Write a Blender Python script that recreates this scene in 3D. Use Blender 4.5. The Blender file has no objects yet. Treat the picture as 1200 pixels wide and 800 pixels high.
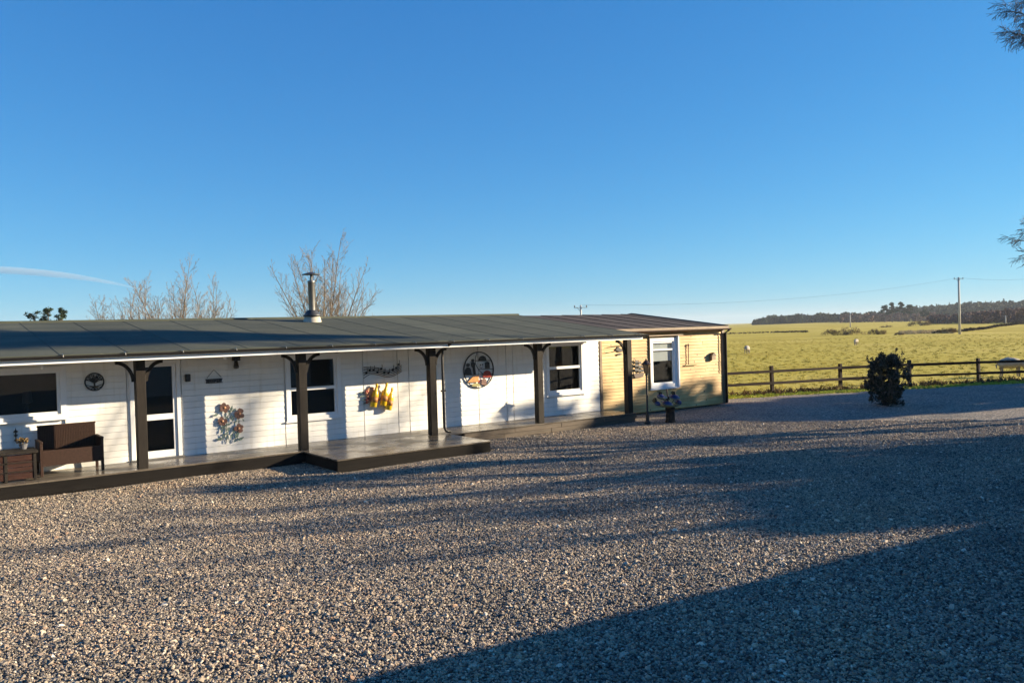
import bpy, math, random
import numpy as np
from mathutils import Vector, Matrix, noise as mnoise

S = bpy.context.scene
COL = S.collection
R = math.radians
PI = math.pi

# ------------------------------------------------------------------ camera
F_PX, TH, PITCH, ROLL = 974.69, 0.6376, -0.0142, 0.0286
CAM = Vector((-3.78, -17.173, 2.729))
_f = Vector((math.sin(TH)*math.cos(PITCH), math.cos(TH)*math.cos(PITCH), math.sin(PITCH)))
_r = Vector((math.cos(TH), -math.sin(TH), 0))
_u = _r.cross(_f)
RT = math.cos(ROLL)*_r - math.sin(ROLL)*_u
UP = math.sin(ROLL)*_r + math.cos(ROLL)*_u
FW = _f
cd = bpy.data.cameras.new('camera'); co = bpy.data.objects.new('camera', cd); COL.objects.link(co)
m = Matrix.Identity(4)
for i in range(3):
    m[i][0] = RT[i]; m[i][1] = UP[i]; m[i][2] = -FW[i]; m[i][3] = CAM[i]
co.matrix_world = m
cd.sensor_width = 36; cd.lens = F_PX/1200*36
cd.clip_start = 0.05; cd.clip_end = 40000
S.camera = co

# ------------------------------------------------------------------ light
SUN_EL, SUN_AZ = 15.0, 118.3            # azimuth clockwise from +Y
w = bpy.data.worlds.new('World'); S.world = w; w.use_nodes = True
nt = w.node_tree
sky = nt.nodes.new('ShaderNodeTexSky'); sky.sky_type = 'NISHITA'; sky.sun_disc = False
sky.sun_elevation = R(SUN_EL); sky.sun_rotation = R(SUN_AZ)
sky.air_density = 0.85; sky.dust_density = 0.0; sky.ozone_density = 4.0; sky.altitude = 100
bg = nt.nodes['Background']; bg.inputs['Strength'].default_value = 0.054
# the phone camera's rendering of a clear winter sky: one response curve per channel
sc_ = nt.nodes.new('ShaderNodeSeparateColor'); cc_ = nt.nodes.new('ShaderNodeCombineColor')
nt.links.new(sky.outputs[0], sc_.inputs[0])
for ch, (am, pw) in enumerate(((.525, 1.134), (.764, .763), (.945, .499))):
    m1 = nt.nodes.new('ShaderNodeMath'); m1.operation = 'MULTIPLY'; m1.inputs[1].default_value = .1494
    m2 = nt.nodes.new('ShaderNodeMath'); m2.operation = 'POWER'; m2.inputs[1].default_value = pw
    m3 = nt.nodes.new('ShaderNodeMath'); m3.operation = 'MULTIPLY'; m3.inputs[1].default_value = am/.1527
    nt.links.new(sc_.outputs[ch], m1.inputs[0]); nt.links.new(m1.outputs[0], m2.inputs[0]); nt.links.new(m2.outputs[0], m3.inputs[0]); nt.links.new(m3.outputs[0], cc_.inputs[ch])
nt.links.new(cc_.outputs[0], bg.inputs['Color'])
SUND = Vector((math.sin(R(SUN_AZ))*math.cos(R(SUN_EL)), math.cos(R(SUN_AZ))*math.cos(R(SUN_EL)), math.sin(R(SUN_EL))))
ld = bpy.data.lights.new('sun', 'SUN'); lo = bpy.data.objects.new('sun', ld); COL.objects.link(lo)
lo.rotation_euler = (-SUND).to_track_quat('-Z', 'Y').to_euler()
lo.location = (20, -30, 30)
ld.energy = 5.0; ld.angle = R(0.55); ld.color = (1.0, 0.83, 0.58)
S.view_settings.view_transform = 'Standard'; S.view_settings.look = 'None'
S.view_settings.exposure = 1.5; S.view_settings.gamma = 1

# ------------------------------------------------------------------ pixel helpers (photo pixels, 1200 x 800)
def ray(x, y): return FW + RT*((x-600)/F_PX) - UP*((y-400)/F_PX)
def on_y(x, y, Y): d = ray(x, y); return CAM + d*((Y-CAM.y)/d.y)
def on_z(x, y, Z): d = ray(x, y); return CAM + d*((Z-CAM.z)/d.z)
def at(x, y, dep): return CAM + ray(x, y)*dep

# ------------------------------------------------------------------ materials
def newmat(name):
    mt = bpy.data.materials.new(name); mt.use_nodes = True
    t = mt.node_tree; b = t.nodes['Principled BSDF']
    return mt, t, b
def N(t, typ, **kw):
    n = t.nodes.new(typ)
    for k, v in kw.items():
        if k in n.inputs.keys() if hasattr(n.inputs, 'keys') else False: n.inputs[k].default_value = v
        else: setattr(n, k, v)
    return n
def ramp(t, stops, fac=None):
    n = t.nodes.new('ShaderNodeValToRGB'); e = n.color_ramp.elements
    while len(e) < len(stops): e.new(0.5)
    for i, (p, c) in enumerate(stops):
        e[i].position = p; e[i].color = (c[0], c[1], c[2], 1)
    if fac is not None: t.links.new(fac, n.inputs[0])
    return n
def coords(t, scale=(1, 1, 1), src='Object'):
    tc = t.nodes.new('ShaderNodeTexCoord'); mp = t.nodes.new('ShaderNodeMapping')
    mp.inputs['Scale'].default_value = scale
    t.links.new(tc.outputs[src], mp.inputs[0]); return mp.outputs[0]
def noise(t, vec, scale, detail=4, rough=.55):
    n = t.nodes.new('ShaderNodeTexNoise'); n.inputs['Scale'].default_value = scale
    n.inputs['Detail'].default_value = detail; n.inputs['Roughness'].default_value = rough
    t.links.new(vec, n.inputs['Vector']); return n.outputs['Fac']
def mixc(t, a, b, fac, mode='MIX'):
    n = t.nodes.new('ShaderNodeMix'); n.data_type = 'RGBA'; n.blend_type = mode
    for s, v in ((n.inputs[6], a), (n.inputs[7], b)):
        if isinstance(v, (tuple, list)): s.default_value = (v[0], v[1], v[2], 1)
        else: t.links.new(v, s)
    if isinstance(fac, (int, float)): n.inputs[0].default_value = fac
    else: t.links.new(fac, n.inputs[0])
    return n.outputs[2]
def bump(t, b, h, strength=.3, dist=.01):
    n = t.nodes.new('ShaderNodeBump'); n.inputs['Strength'].default_value = strength
    n.inputs['Distance'].default_value = dist
    t.links.new(h, n.inputs['Height']); t.links.new(n.outputs[0], b.inputs['Normal'])
def objrand(t):
    return t.nodes.new('ShaderNodeObjectInfo').outputs['Random']
MATS = {}
def plain(name, c, rough=.6, metal=0, var=.25, scale=6, stretch=(1, 1, 1), bmp=.15, rnd=0):
    mt, t, b = newmat(name)
    v = coords(t, stretch); n = noise(t, v, scale, 6)
    a = tuple(x*(1-var) for x in c); d = tuple(min(1, x*(1+var)) for x in c)
    cr = ramp(t, [(.3, a), (.7, d)], n).outputs[0]
    if rnd:
        o = objrand(t); r2 = ramp(t, [(0, (1-rnd,)*3), (1, (1+rnd,)*3)], o).outputs[0]
        cr = mixc(t, cr, r2, 1.0, 'MULTIPLY')
    t.links.new(cr, b.inputs['Base Color'])
    b.inputs['Roughness'].default_value = rough; b.inputs['Metallic'].default_value = metal
    if bmp: bump(t, b, noise(t, v, scale*4, 5), bmp, .005)
    MATS[name] = mt; return mt

plain('white_paint', (.79, .78, .75), .55, var=.05, scale=1.7, stretch=(.6, 1, 3), rnd=.04)
_t = MATS['white_paint'].node_tree; _b = _t.nodes['Principled BSDF']; _c = _b.inputs['Base Color'].links[0].from_socket
_d = ramp(_t, [(.30, (.88, .86, .82)), (.42, (.98, .975, .965)), (.6, (1, 1, 1))], noise(_t, coords(_t, (5, 1, .5)), 2.2, 6, .6)).outputs[0]      # run-down dirt
_c = mixc(_t, _c, _d, 1, 'MULTIPLY')
_d = ramp(_t, [(.27, (.6, .56, .48)), (.33, (1, 1, 1))], noise(_t, coords(_t, (1, 1, 2)), 7, 5, .7)).outputs[0]     # small stains and chips
_t.links.new(mixc(_t, _c, _d, .3, 'MULTIPLY'), _b.inputs['Base Color'])
plain('white_frame', (.8, .8, .8), .3, var=.02, bmp=0)
plain('dark_wood', (.019, .015, .012), .7, var=.4, scale=5, stretch=(6, 6, .6), bmp=.4)
plain('black_metal', (.012, .012, .013), .45, var=.2, bmp=.05)
plain('black_plastic', (.015, .014, .014), .4, var=.1, bmp=0)
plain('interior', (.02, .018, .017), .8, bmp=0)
plain('blind', (.75, .76, .76), .7, var=.03, bmp=0)
plain('rattan', (.038, .020, .014), .6, var=.35, scale=30, bmp=.4)
plain('red_wood', (.04, .017, .012), .55, var=.35, scale=6, stretch=(1, 1, 5), bmp=.3)
plain('grey_metal', (.24, .235, .225), .45, .9, var=.12, scale=9, bmp=.05)
plain('pale_concrete', (.42, .39, .33), .85, var=.15)
plain('brown_paint', (.06, .03, .018), .5, var=.25, bmp=.2)
plain('trim_tan', (.19, .13, .08), .6, var=.25, scale=4, stretch=(1, 1, 1), bmp=.2)
plain('copper', (.22, .09, .04), .4, .6, var=.25, bmp=.1)
plain('amber_glass', (.45, .28, .13), .25, var=.1, bmp=0)
plain('fence_wood', (.022, .012, .008), .75, var=.4, scale=3, stretch=(.6, .6, 4), bmp=.4)
plain('pole_wood', (.48, .45, .41), .8, var=.2, scale=3, stretch=(5, 5, .4))
plain('yellow_glaze', (.76, .50, .025), .25, var=.12, scale=8, bmp=.05)
plain('peach', (.55, .28, .15), .5, var=.2, scale=14)
plain('red_glaze', (.28, .03, .02), .3, var=.3, bmp=0)
plain('rust', (.14, .072, .058), .55, .3, var=.45, scale=20)
plain('verdigris', (.13, .19, .17), .5, .4, var=.4, scale=20)
plain('orange_paint', (.45, .20, .05), .5, var=.25, scale=14)
plain('olive_paint', (.3, .27, .1), .5, var=.2)
plain('dark_grey', (.03, .032, .036), .5, var=.3)
plain('blue_glaze', (.012, .02, .11), .4, var=.3, bmp=0)
plain('pale_glaze', (.14, .16, .14), .5, var=.15, bmp=0)
plain('moss_green', (.09, .12, .06), .7, var=.4)
plain('wool', (.36, .32, .26), .95, var=.2, scale=20, bmp=.8)
plain('sheep_face', (.2, .17, .14), .8, var=.2)
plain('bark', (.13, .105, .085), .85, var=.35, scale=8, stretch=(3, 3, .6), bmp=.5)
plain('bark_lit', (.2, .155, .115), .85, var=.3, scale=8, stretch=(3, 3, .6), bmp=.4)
plain('birch_bark', (.35, .32, .29), .7, var=.4, scale=5, stretch=(1, 1, 4), bmp=.3)
plain('twig', (.06, .045, .04), .8, var=.2, bmp=0)
plain('render', (.6, .58, .54), .85, var=.05)
plain('slate', (.08, .085, .1), .6, var=.25)
plain('ceramic', (.12, .12, .13), .5, var=.3)

def leafmat(name, c1, c2, rough=.55, spec=.3, sc=2.3):
    mt, t, b = newmat(name)
    v = coords(t); n = noise(t, v, sc, 5)
    t.links.new(ramp(t, [(.3, c1), (.7, c2)], n).outputs[0], b.inputs['Base Color'])
    b.inputs['Roughness'].default_value = rough
    b.inputs['Specular IOR Level'].default_value = spec
    MATS[name] = mt; return mt
leafmat('pine_leaf', (.018, .03, .014), (.045, .065, .03))
leafmat('far_pine', (.010, .024, .014), (.05, .075, .042), .8, .1, .09)
leafmat('far_bare', (.10, .062, .052), (.24, .165, .14), .9, .05, .12)
leafmat('bush_leaf', (.012, .013, .008), (.035, .036, .017), .45, .35)
leafmat('hedge_leaf', (.025, .02, .014), (.05, .04, .025), .9, .05)
leafmat('reed', (.38, .29, .15), (.55, .44, .26), .9, .05)
leafmat('scrub_leaf', (.15, .105, .05), (.27, .19, .09), .9, .05)

for k_ in ('dark_wood', 'fence_wood', 'rattan', 'red_wood'): MATS[k_].node_tree.nodes['Principled BSDF'].inputs['Specular IOR Level'].default_value = .2
# olive-green mineral felt
def felt(name, c1, c2, c3):
    mt, t, b = newmat(name)
    v = coords(t); big = noise(t, coords(t, (.5, 1.6, 1)), 1.3, 5); fine = noise(t, v, 160, 2)
    c = ramp(t, [(.3, c1), (.5, c2), (.72, c3)], big).outputs[0]
    c = mixc(t, c, ramp(t, [(.3, (.6, .6, .6)), (.7, (1.25, 1.25, 1.25))], fine).outputs[0], 1, 'MULTIPLY')
    c = mixc(t, c, (.2, .2, .14), ramp(t, [(.60, (0, 0, 0)), (.72, (.55, .55, .55))], noise(t, v, 5.5, 7, .7)).outputs[0])
    r = ramp(t, [(0, (.84, .84, .84)), (1, (1.12, 1.12, 1.12))], objrand(t)).outputs[0]
    c = mixc(t, c, r, 1, 'MULTIPLY')
    t.links.new(c, b.inputs['Base Color']); b.inputs['Roughness'].default_value = .8
    b.inputs['Specular IOR Level'].default_value = .25
    bump(t, b, fine, .35, .004); MATS[name] = mt
felt('felt_green', (.055, .060, .042), (.072, .078, .055), (.092, .094, .066))
felt('felt_brown', (.05, .037, .029), (.065, .05, .04), (.08, .06, .048))

# unpainted pine cladding with knots
mt, t, b = newmat('pine_board'); MATS['pine_board'] = mt
v = coords(t, (.35, 1, 9)); g1 = noise(t, v, 6, 6)
c = ramp(t, [(.25, (.50, .33, .13)), (.55, (.68, .48, .215)), (.8, (.78, .59, .31))], g1).outputs[0]
vo = t.nodes.new('ShaderNodeTexVoronoi'); vo.inputs['Scale'].default_value = 3.6; vo.inputs['Randomness'].default_value = 1
t.links.new(coords(t, (1, .3, 1.5)), vo.inputs['Vector'])
k = ramp(t, [(.09, (1, 1, 1)), (.15, (0, 0, 0))], vo.outputs['Distance']).outputs[0]
c = mixc(t, c, (.13, .06, .025), k)
big = noise(t, coords(t), .9, 4)
c = mixc(t, c, ramp(t, [(.35, (.72, .62, .5)), (.6, (1.02, 1, .98))], big).outputs[0], 1, 'MULTIPLY')
rr = ramp(t, [(0, (.84, .82, .78)), (1, (1.1, 1.1, 1.1))], objrand(t)).outputs[0]
c = mixc(t, c, rr, 1, 'MULTIPLY')
t.links.new(c, b.inputs['Base Color']); b.inputs['Roughness'].default_value = .65; bump(t, b, g1, .2, .004)

# damp decking
mt, t, b = newmat('decking'); MATS['decking'] = mt
v = coords(t, (.6, 8, 1)); g1 = noise(t, v, 5, 6); pat = noise(t, coords(t), 1.6, 4)
c = ramp(t, [(.3, (.07, .058, .045)), (.7, (.15, .125, .095))], g1).outputs[0]
c = mixc(t, c, ramp(t, [(0, (.75, .75, .75)), (1, (1.2, 1.2, 1.2))], objrand(t)).outputs[0], 1, 'MULTIPLY')
t.links.new(c, b.inputs['Base Color'])
t.links.new(ramp(t, [(.35, (.16, .16, .16)), (.65, (.42, .42, .42))], pat).outputs[0], b.inputs['Roughness'])
bump(t, b, g1, .25, .003)
plain('deck_fascia', (.010, .0085, .0075), .9, var=.35, scale=4, stretch=(.5, 1, 6), bmp=.35)
MATS['deck_fascia'].node_tree.nodes['Principled BSDF'].inputs['Specular IOR Level'].default_value = .15
plain('sleeper', (.075, .055, .038), .75, var=.4, scale=4, stretch=(.5, 1, 5), bmp=.5)

# window glass: clear pane with a Fresnel reflection
mt, t, b = newmat('glass'); MATS['glass'] = mt
t.nodes.remove(b); out = [n for n in t.nodes if n.type == 'OUTPUT_MATERIAL'][0]
tr = t.nodes.new('ShaderNodeBsdfTransparent'); gl = t.nodes.new('ShaderNodeBsdfGlossy'); mx = t.nodes.new('ShaderNodeMixShader'); fr = t.nodes.new('ShaderNodeFresnel')
tr.inputs[0].default_value = (.8, .82, .82, 1); gl.inputs['Roughness'].default_value = .01; gb = t.nodes.new('ShaderNodeNewGeometry'); io = t.nodes.new('ShaderNodeMapRange'); io.inputs[3].default_value = 1.5; io.inputs[4].default_value = 1/1.5   # both faces of a thin pane reflect alike
t.links.new(gb.outputs['Backfacing'], io.inputs[0]); t.links.new(io.outputs[0], fr.inputs[0])
t.links.new(fr.outputs[0], mx.inputs[0]); t.links.new(tr.outputs[0], mx.inputs[1]); t.links.new(gl.outputs[0], mx.inputs[2]); t.links.new(mx.outputs[0], out.inputs[0])

# gravel: stones and the sheet below them
STONE = [(0, (.045, .045, .046)), (.22, (.11, .105, .10)), (.45, (.21, .19, .165)), (.65, (.28, .24, .195)), (.82, (.36, .33, .285)), (.94, (.24, .165, .125)), (1, (.60, .58, .53))]
mt, t, b = newmat('stone'); MATS['stone'] = mt
rc = ramp(t, STONE, objrand(t)); geo = t.nodes.new('ShaderNodeNewGeometry')
gn = noise(t, coords(t), 30, 3)
c = mixc(t, rc.outputs[0], ramp(t, [(.3, (1.0, .96, .90)), (.7, (1.6, 1.52, 1.42))], gn).outputs[0], 1, 'MULTIPLY')
n2 = t.nodes.new('ShaderNodeTexNoise'); n2.inputs['Scale'].default_value = .55; n2.inputs['Detail'].default_value = 7; n2.inputs['Roughness'].default_value = .62
t.links.new(geo.outputs['Position'], n2.inputs['Vector'])
c = mixc(t, c, ramp(t, [(.30, (.62, .60, .58)), (.42, (.86, .83, .78)), (.52, (1.0, .95, .88)), (.64, (1.12, 1.0, .86))], n2.outputs['Fac']).outputs[0], 1, 'MULTIPLY')
t.links.new(c, b.inputs['Base Color']); b.inputs['Roughness'].default_value = .75

mt, t, b = newmat('gravel_sheet'); MATS['gravel_sheet'] = mt
v = coords(t)
vo = t.nodes.new('ShaderNodeTexVoronoi'); vo.inputs['Scale'].default_value = 27; t.links.new(v, vo.inputs['Vector'])
sp = t.nodes.new('ShaderNodeSeparateColor'); t.links.new(vo.outputs['Color'], sp.inputs[0])
c = ramp(t, STONE, sp.outputs[0]).outputs[0]
c = mixc(t, c, ramp(t, [(.0, (1.3, 1.28, 1.25)), (.5, (1.0, 1.0, 1.0)), (.8, (.4, .4, .4))], vo.outputs['Distance']).outputs[0], 1, 'MULTIPLY')
big = noise(t, v, .55, 7, .62)
c = mixc(t, c, ramp(t, [(.30, (.62, .60, .58)), (.42, (.86, .83, .78)), (.52, (1.0, .95, .88)), (.64, (1.12, 1.0, .86))], big).outputs[0], 1, 'MULTIPLY')
t.links.new(c, b.inputs['Base Color']); b.inputs['Roughness'].default_value = .85
inv = t.nodes.new('ShaderNodeMath'); inv.operation = 'SUBTRACT'; inv.inputs[0].default_value = 1; t.links.new(vo.outputs['Distance'], inv.inputs[1])
bump(t, b, inv.outputs[0], 1.0, .02)

# winter pasture
mt, t, b = newmat('pasture'); MATS['pasture'] = mt
v = coords(t); a1 = noise(t, coords(t, (1, 1, 1)), .05, 5); a2 = noise(t, coords(t, (1, 1, 1)), 2.6, 6, .65); a3 = noise(t, v, 7, 4)
c = ramp(t, [(.3, (.38, .295, .045)), (.5, (.44, .36, .06)), (.7, (.53, .42, .11))], a1).outputs[0]
c = mixc(t, c, ramp(t, [(.32, (.74, .77, .7)), (.5, (.98, .98, .94)), (.7, (1.18, 1.15, 1.08))], a2).outputs[0], 1, 'MULTIPLY')
c = mixc(t, c, ramp(t, [(.3, (.7, .7, .7)), (.7, (1.2, 1.2, 1.2))], a3).outputs[0], 1, 'MULTIPLY')
t.links.new(c, b.inputs['Base Color']); b.inputs['Roughness'].default_value = .95; b.inputs['Specular IOR Level'].default_value = .1
bump(t, b, a2, .5, .12)
leafmat('grass_blade', (.30, .25, .037), (.48, .375, .072), .8, .1)
leafmat('verge_blade', (.24, .31, .04), (.40, .43, .07), .8, .1)
leafmat('dead_blade', (.09, .06, .03), (.2, .14, .07), .9, .05)

# ------------------------------------------------------------------ mesh builder
class MB:
    def __init__(s): s.v = []; s.f = []
    def add(s, vs, fs):
        o = len(s.v); s.v += [tuple(p) for p in vs]; s.f += [tuple(i+o for i in q) for q in fs]; return s
    def hexa(s, p):      # 8 points: bottom ring 0-3, top ring 4-7
        return s.add(p, [(3, 2, 1, 0), (4, 5, 6, 7), (0, 1, 5, 4), (1, 2, 6, 5), (2, 3, 7, 6), (3, 0, 4, 7)])
    def box(s, x0, x1, y0, y1, z0, z1):
        return s.hexa([(x0, y0, z0), (x1, y0, z0), (x1, y1, z0), (x0, y1, z0), (x0, y0, z1), (x1, y0, z1), (x1, y1, z1), (x0, y1, z1)])
    def tube(s, pts, rad, n=6, cap=True):
        pts = [Vector(p) for p in pts]
        if not isinstance(rad, (list, tuple)): rad = [rad]*len(pts)
        rings = []
        for i, p in enumerate(pts):
            d = (pts[min(i+1, len(pts)-1)] - pts[max(i-1, 0)])
            if d.length < 1e-9: d = Vector((0, 0, 1))
            d.normalize()
            a = Vector((0, 0, 1)) if abs(d.z) < .9 else Vector((1, 0, 0))
            e1 = d.cross(a).normalized(); e2 = d.cross(e1)
            rings.append([p + (e1*math.cos(2*PI*k/n) + e2*math.sin(2*PI*k/n))*rad[i] for k in range(n)])
        vs = [q for r in rings for q in r]; fs = []
        for i in range(len(pts)-1):
            for k in range(n):
                fs.append((i*n+k, i*n+(k+1) % n, (i+1)*n+(k+1) % n, (i+1)*n+k))
        if cap:
            fs.append(tuple(range(n))[::-1]); fs.append(tuple((len(pts)-1)*n+k for k in range(n)))
        return s.add(vs, fs)
    def lathe(s, c, prof, n=16, axis=None):
        # prof: (radius, height) along axis
        ax = Vector(axis or (0, 0, 1)).normalized(); c = Vector(c)
        a = Vector((1, 0, 0)) if abs(ax.x) < .9 else Vector((0, 1, 0))
        e1 = ax.cross(a).normalized(); e2 = ax.cross(e1)
        vs = [c + ax*h + (e1*math.cos(2*PI*k/n) + e2*math.sin(2*PI*k/n))*max(r, 1e-4) for r, h in prof for k in range(n)]
        fs = [(i*n+k, i*n+(k+1) % n, (i+1)*n+(k+1) % n, (i+1)*n+k) for i in range(len(prof)-1) for k in range(n)]
        fs += [tuple(range(n))[::-1], tuple((len(prof)-1)*n+k for k in range(n))]
        return s.add(vs, fs)
    def plate(s, pts, y0, y1):   # polygon in (X,Z), thickness along Y
        n = len(pts)
        vs = [(x, y0, z) for x, z in pts] + [(x, y1, z) for x, z in pts]
        fs = [tuple(range(n)), tuple(range(2*n-1, n-1, -1))] + [(i, i+n, (i+1) % n+n, (i+1) % n) for i in range(n)]
        return s.add(vs, fs)
    def ring(s, c, r0, r1, y0, y1, n=40):
        vs = []
        for k in range(n):
            a = 2*PI*k/n; ca, sa = math.cos(a), math.sin(a)
            vs += [(c[0]+r0*ca, y0, c[1]+r0*sa), (c[0]+r1*ca, y0, c[1]+r1*sa), (c[0]+r1*ca, y1, c[1]+r1*sa), (c[0]+r0*ca, y1, c[1]+r0*sa)]
        fs = []
        for k in range(n):
            a, b_ = k*4, ((k+1) % n)*4
            for j in range(4): fs.append((a+j, a+(j+1) % 4, b_+(j+1) % 4, b_+j))
        return s.add(vs, fs)
    def build(s, name, mat, parent=None, smooth=False, bevel=0, loc=None):
        off = Vector(loc) if loc is not None else (root_loc(parent) if parent is not None else Vector((0, 0, 0)))
        me = bpy.data.meshes.new(name)
        me.from_pydata([(p[0]-off.x, p[1]-off.y, p[2]-off.z) for p in s.v], [], s.f)
        me.materials.append(MATS[mat])
        if smooth: me.polygons.foreach_set('use_smooth', [True]*len(me.polygons))
        return link(name, me, parent, bevel, off if parent is None else None)
def link(name, me, parent=None, bevel=0, loc=None):
    o = bpy.data.objects.new(name, me); COL.objects.link(o)
    if parent is not None: o.parent = parent
    if loc is not None: o.location = loc
    if bevel:
        bv = o.modifiers.new('bevel', 'BEVEL'); bv.width = bevel; bv.segments = 2; bv.limit_method = 'ANGLE'
    return o
def root_loc(o):
    p = Vector((0, 0, 0))
    while o is not None: p = p + o.location; o = o.parent
    return p
def tag(o, label=None, cat=None, group=None, kind=None):
    if label: o['label'] = label
    if cat: o['category'] = cat
    if group: o['group'] = group
    if kind: o['kind'] = kind
    return o
def thing(name, label, cat, loc=(0, 0, 0), group=None):
    o = bpy.data.objects.new(name, None); COL.objects.link(o); o.location = loc; o.empty_display_size = .2
    return tag(o, label, cat, group)
def copy_tree(o, parent=None):
    c = o.copy(); COL.objects.link(c)
    if parent is not None: c.parent = parent
    for ch in list(o.children): copy_tree(ch, c)
    return c
def np_mesh(name, verts, faces, mat, parent=None, loc=None):
    """quads or triangles from numpy arrays"""
    off = loc if loc is not None else (root_loc(parent) if parent is not None else Vector((0, 0, 0)))
    verts = np.asarray(verts, np.float32) - np.array(off, np.float32)
    faces = np.asarray(faces, np.int32); k = faces.shape[1]
    me = bpy.data.meshes.new(name)
    me.vertices.add(len(verts)); me.vertices.foreach_set('co', verts.ravel())
    me.loops.add(faces.size); me.loops.foreach_set('vertex_index', faces.ravel())
    me.polygons.add(len(faces)); me.polygons.foreach_set('loop_start', np.arange(0, faces.size, k, dtype=np.int32))
    me.update(calc_edges=True); me.validate()
    me.materials.append(MATS[mat])
    return link(name, me, parent, 0, off if parent is None else None)
RNG = np.random.default_rng(7)
def leaf_quads(clumps, size, aspect=.5, rng=RNG, flat=1.0):
    """clumps: (cx,cy,cz, rx,ry,rz, n); small leaf faces spread through each clump"""
    V = []
    for cx, cy, cz, rx, ry, rz, n in clumps:
        n = int(n); p = rng.normal(size=(n, 3)); p /= np.linalg.norm(p, axis=1)[:, None]
        p *= (rng.random(n)**.45)[:, None]
        c = p*np.array([rx, ry, rz]) + np.array([cx, cy, cz])
        a = rng.normal(size=(n, 3)); a[:, 2] *= flat; a /= np.linalg.norm(a, axis=1)[:, None]
        b_ = rng.normal(size=(n, 3)); b_ -= (b_*a).sum(1)[:, None]*a; b_ /= np.linalg.norm(b_, axis=1)[:, None]
        s = size*(.6+.8*rng.random(n))[:, None]
        q = np.stack([c - a*s, c + b_*s*aspect, c + a*s, c - b_*s*aspect], 1)
        V.append(q.reshape(-1, 3))
    V = np.concatenate(V); return V, np.arange(len(V)).reshape(-1, 4)

# ------------------------------------------------------------------ ground
def yard_z(Y): return 0.0 if Y > -4 else (-4-Y)*.5/13
def edge_y(X): return 2.24-(X-21)*.41
def smooth(a, b, x):
    t_ = min(1, max(0, (x-a)/(b-a))); return t_*t_*(3-2*t_)
def field_z(X, Y):
    d = Y-edge_y(X)
    if X < 19 and Y < 14: d = -5
    base = yard_z(Y) - .18 if d < -.6 else (-.18+.16*smooth(-.6, .3, d) + yard_z(Y))
    far = math.hypot(X-CAM.x, Y-CAM.y)
    und = .12*math.sin(X*.09+1)*math.sin(Y*.11+.5)*smooth(45, 90, far) + .5*math.sin(X*.013)*math.sin(Y*.017+1)*smooth(150, 400, far)
    az = math.degrees(math.atan2(X-CAM.x, Y-CAM.y))
    hill = 8.5*math.exp(-((az-66.5)/5.5)**2)*smooth(700, 1050, far) + .8*math.exp(-((az-58)/6)**2)*smooth(320, 620, far)
    return base + und + hill
def axis_vals(lo, hi, fine0, fine1, step):
    a = list(np.arange(fine0, fine1, step)); s_ = step; x = fine1
    while x < hi: a.append(x); s_ *= 1.13; x += s_
    a.append(hi); s_ = step; x = fine0-step; b_ = []
    while x > lo: b_.append(x); s_ *= 1.13; x -= s_
    b_.append(lo); return sorted(a+b_)
xs = axis_vals(-3000, 4000, -10, 60, 1.0); ys = axis_vals(-3000, 4000, -30, 45, 1.0)
V = [(x, y, field_z(x, y)) for y in ys for x in xs]; nx = len(xs)
Fq = [(j*nx+i, j*nx+i+1, (j+1)*nx+i+1, (j+1)*nx+i) for j in range(len(ys)-1) for i in range(nx-1)]
gr = np_mesh('field', np.array(V), np.array(Fq), 'pasture'); tag(gr, kind='structure')
gr.data.polygons.foreach_set('use_smooth', [True]*len(gr.data.polygons))

def yard_h(X, Y):
    a = mnoise.noise(Vector((X*.45, Y*.45, 0))); b_ = mnoise.noise(Vector((X*1.1+9, Y*1.1, 3))); rut = 0
    for c in (-5.4, -6.9, -8.6): rut -= .022*math.exp(-((Y-c-.05*X+.3*math.sin(X*.3))/.28)**2)      # shallow wheel tracks along the cabin
    return yard_z(Y) + (.035*a + .016*b_ + rut)*smooth(1.5, -.8, Y)*(1 if X < 18 else smooth(26, 18, X)) - .01
def yard_edge(X): return min(2.6, edge_y(X)+.12*math.sin(X*1.7)+.08*math.sin(X*3.9+1)) if X > 18 else 1.6
xs2 = list(np.arange(-20, 46, .3)); ny = 130; V = []
for j in range(ny+1):
    for X in xs2:
        t_ = j/ny; Y = -32+(yard_edge(X)+32)*t_; V.append((X, Y, yard_h(X, Y)))
nx = len(xs2)
Fq = [(j*nx+i, j*nx+i+1, (j+1)*nx+i+1, (j+1)*nx+i) for j in range(ny) for i in range(nx-1)]
yd = np_mesh('gravel_yard', np.array(V), np.array(Fq), 'gravel_sheet'); tag(yd, kind='structure')
yd.data.polygons.foreach_set('use_smooth', [True]*len(yd.data.polygons))

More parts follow.
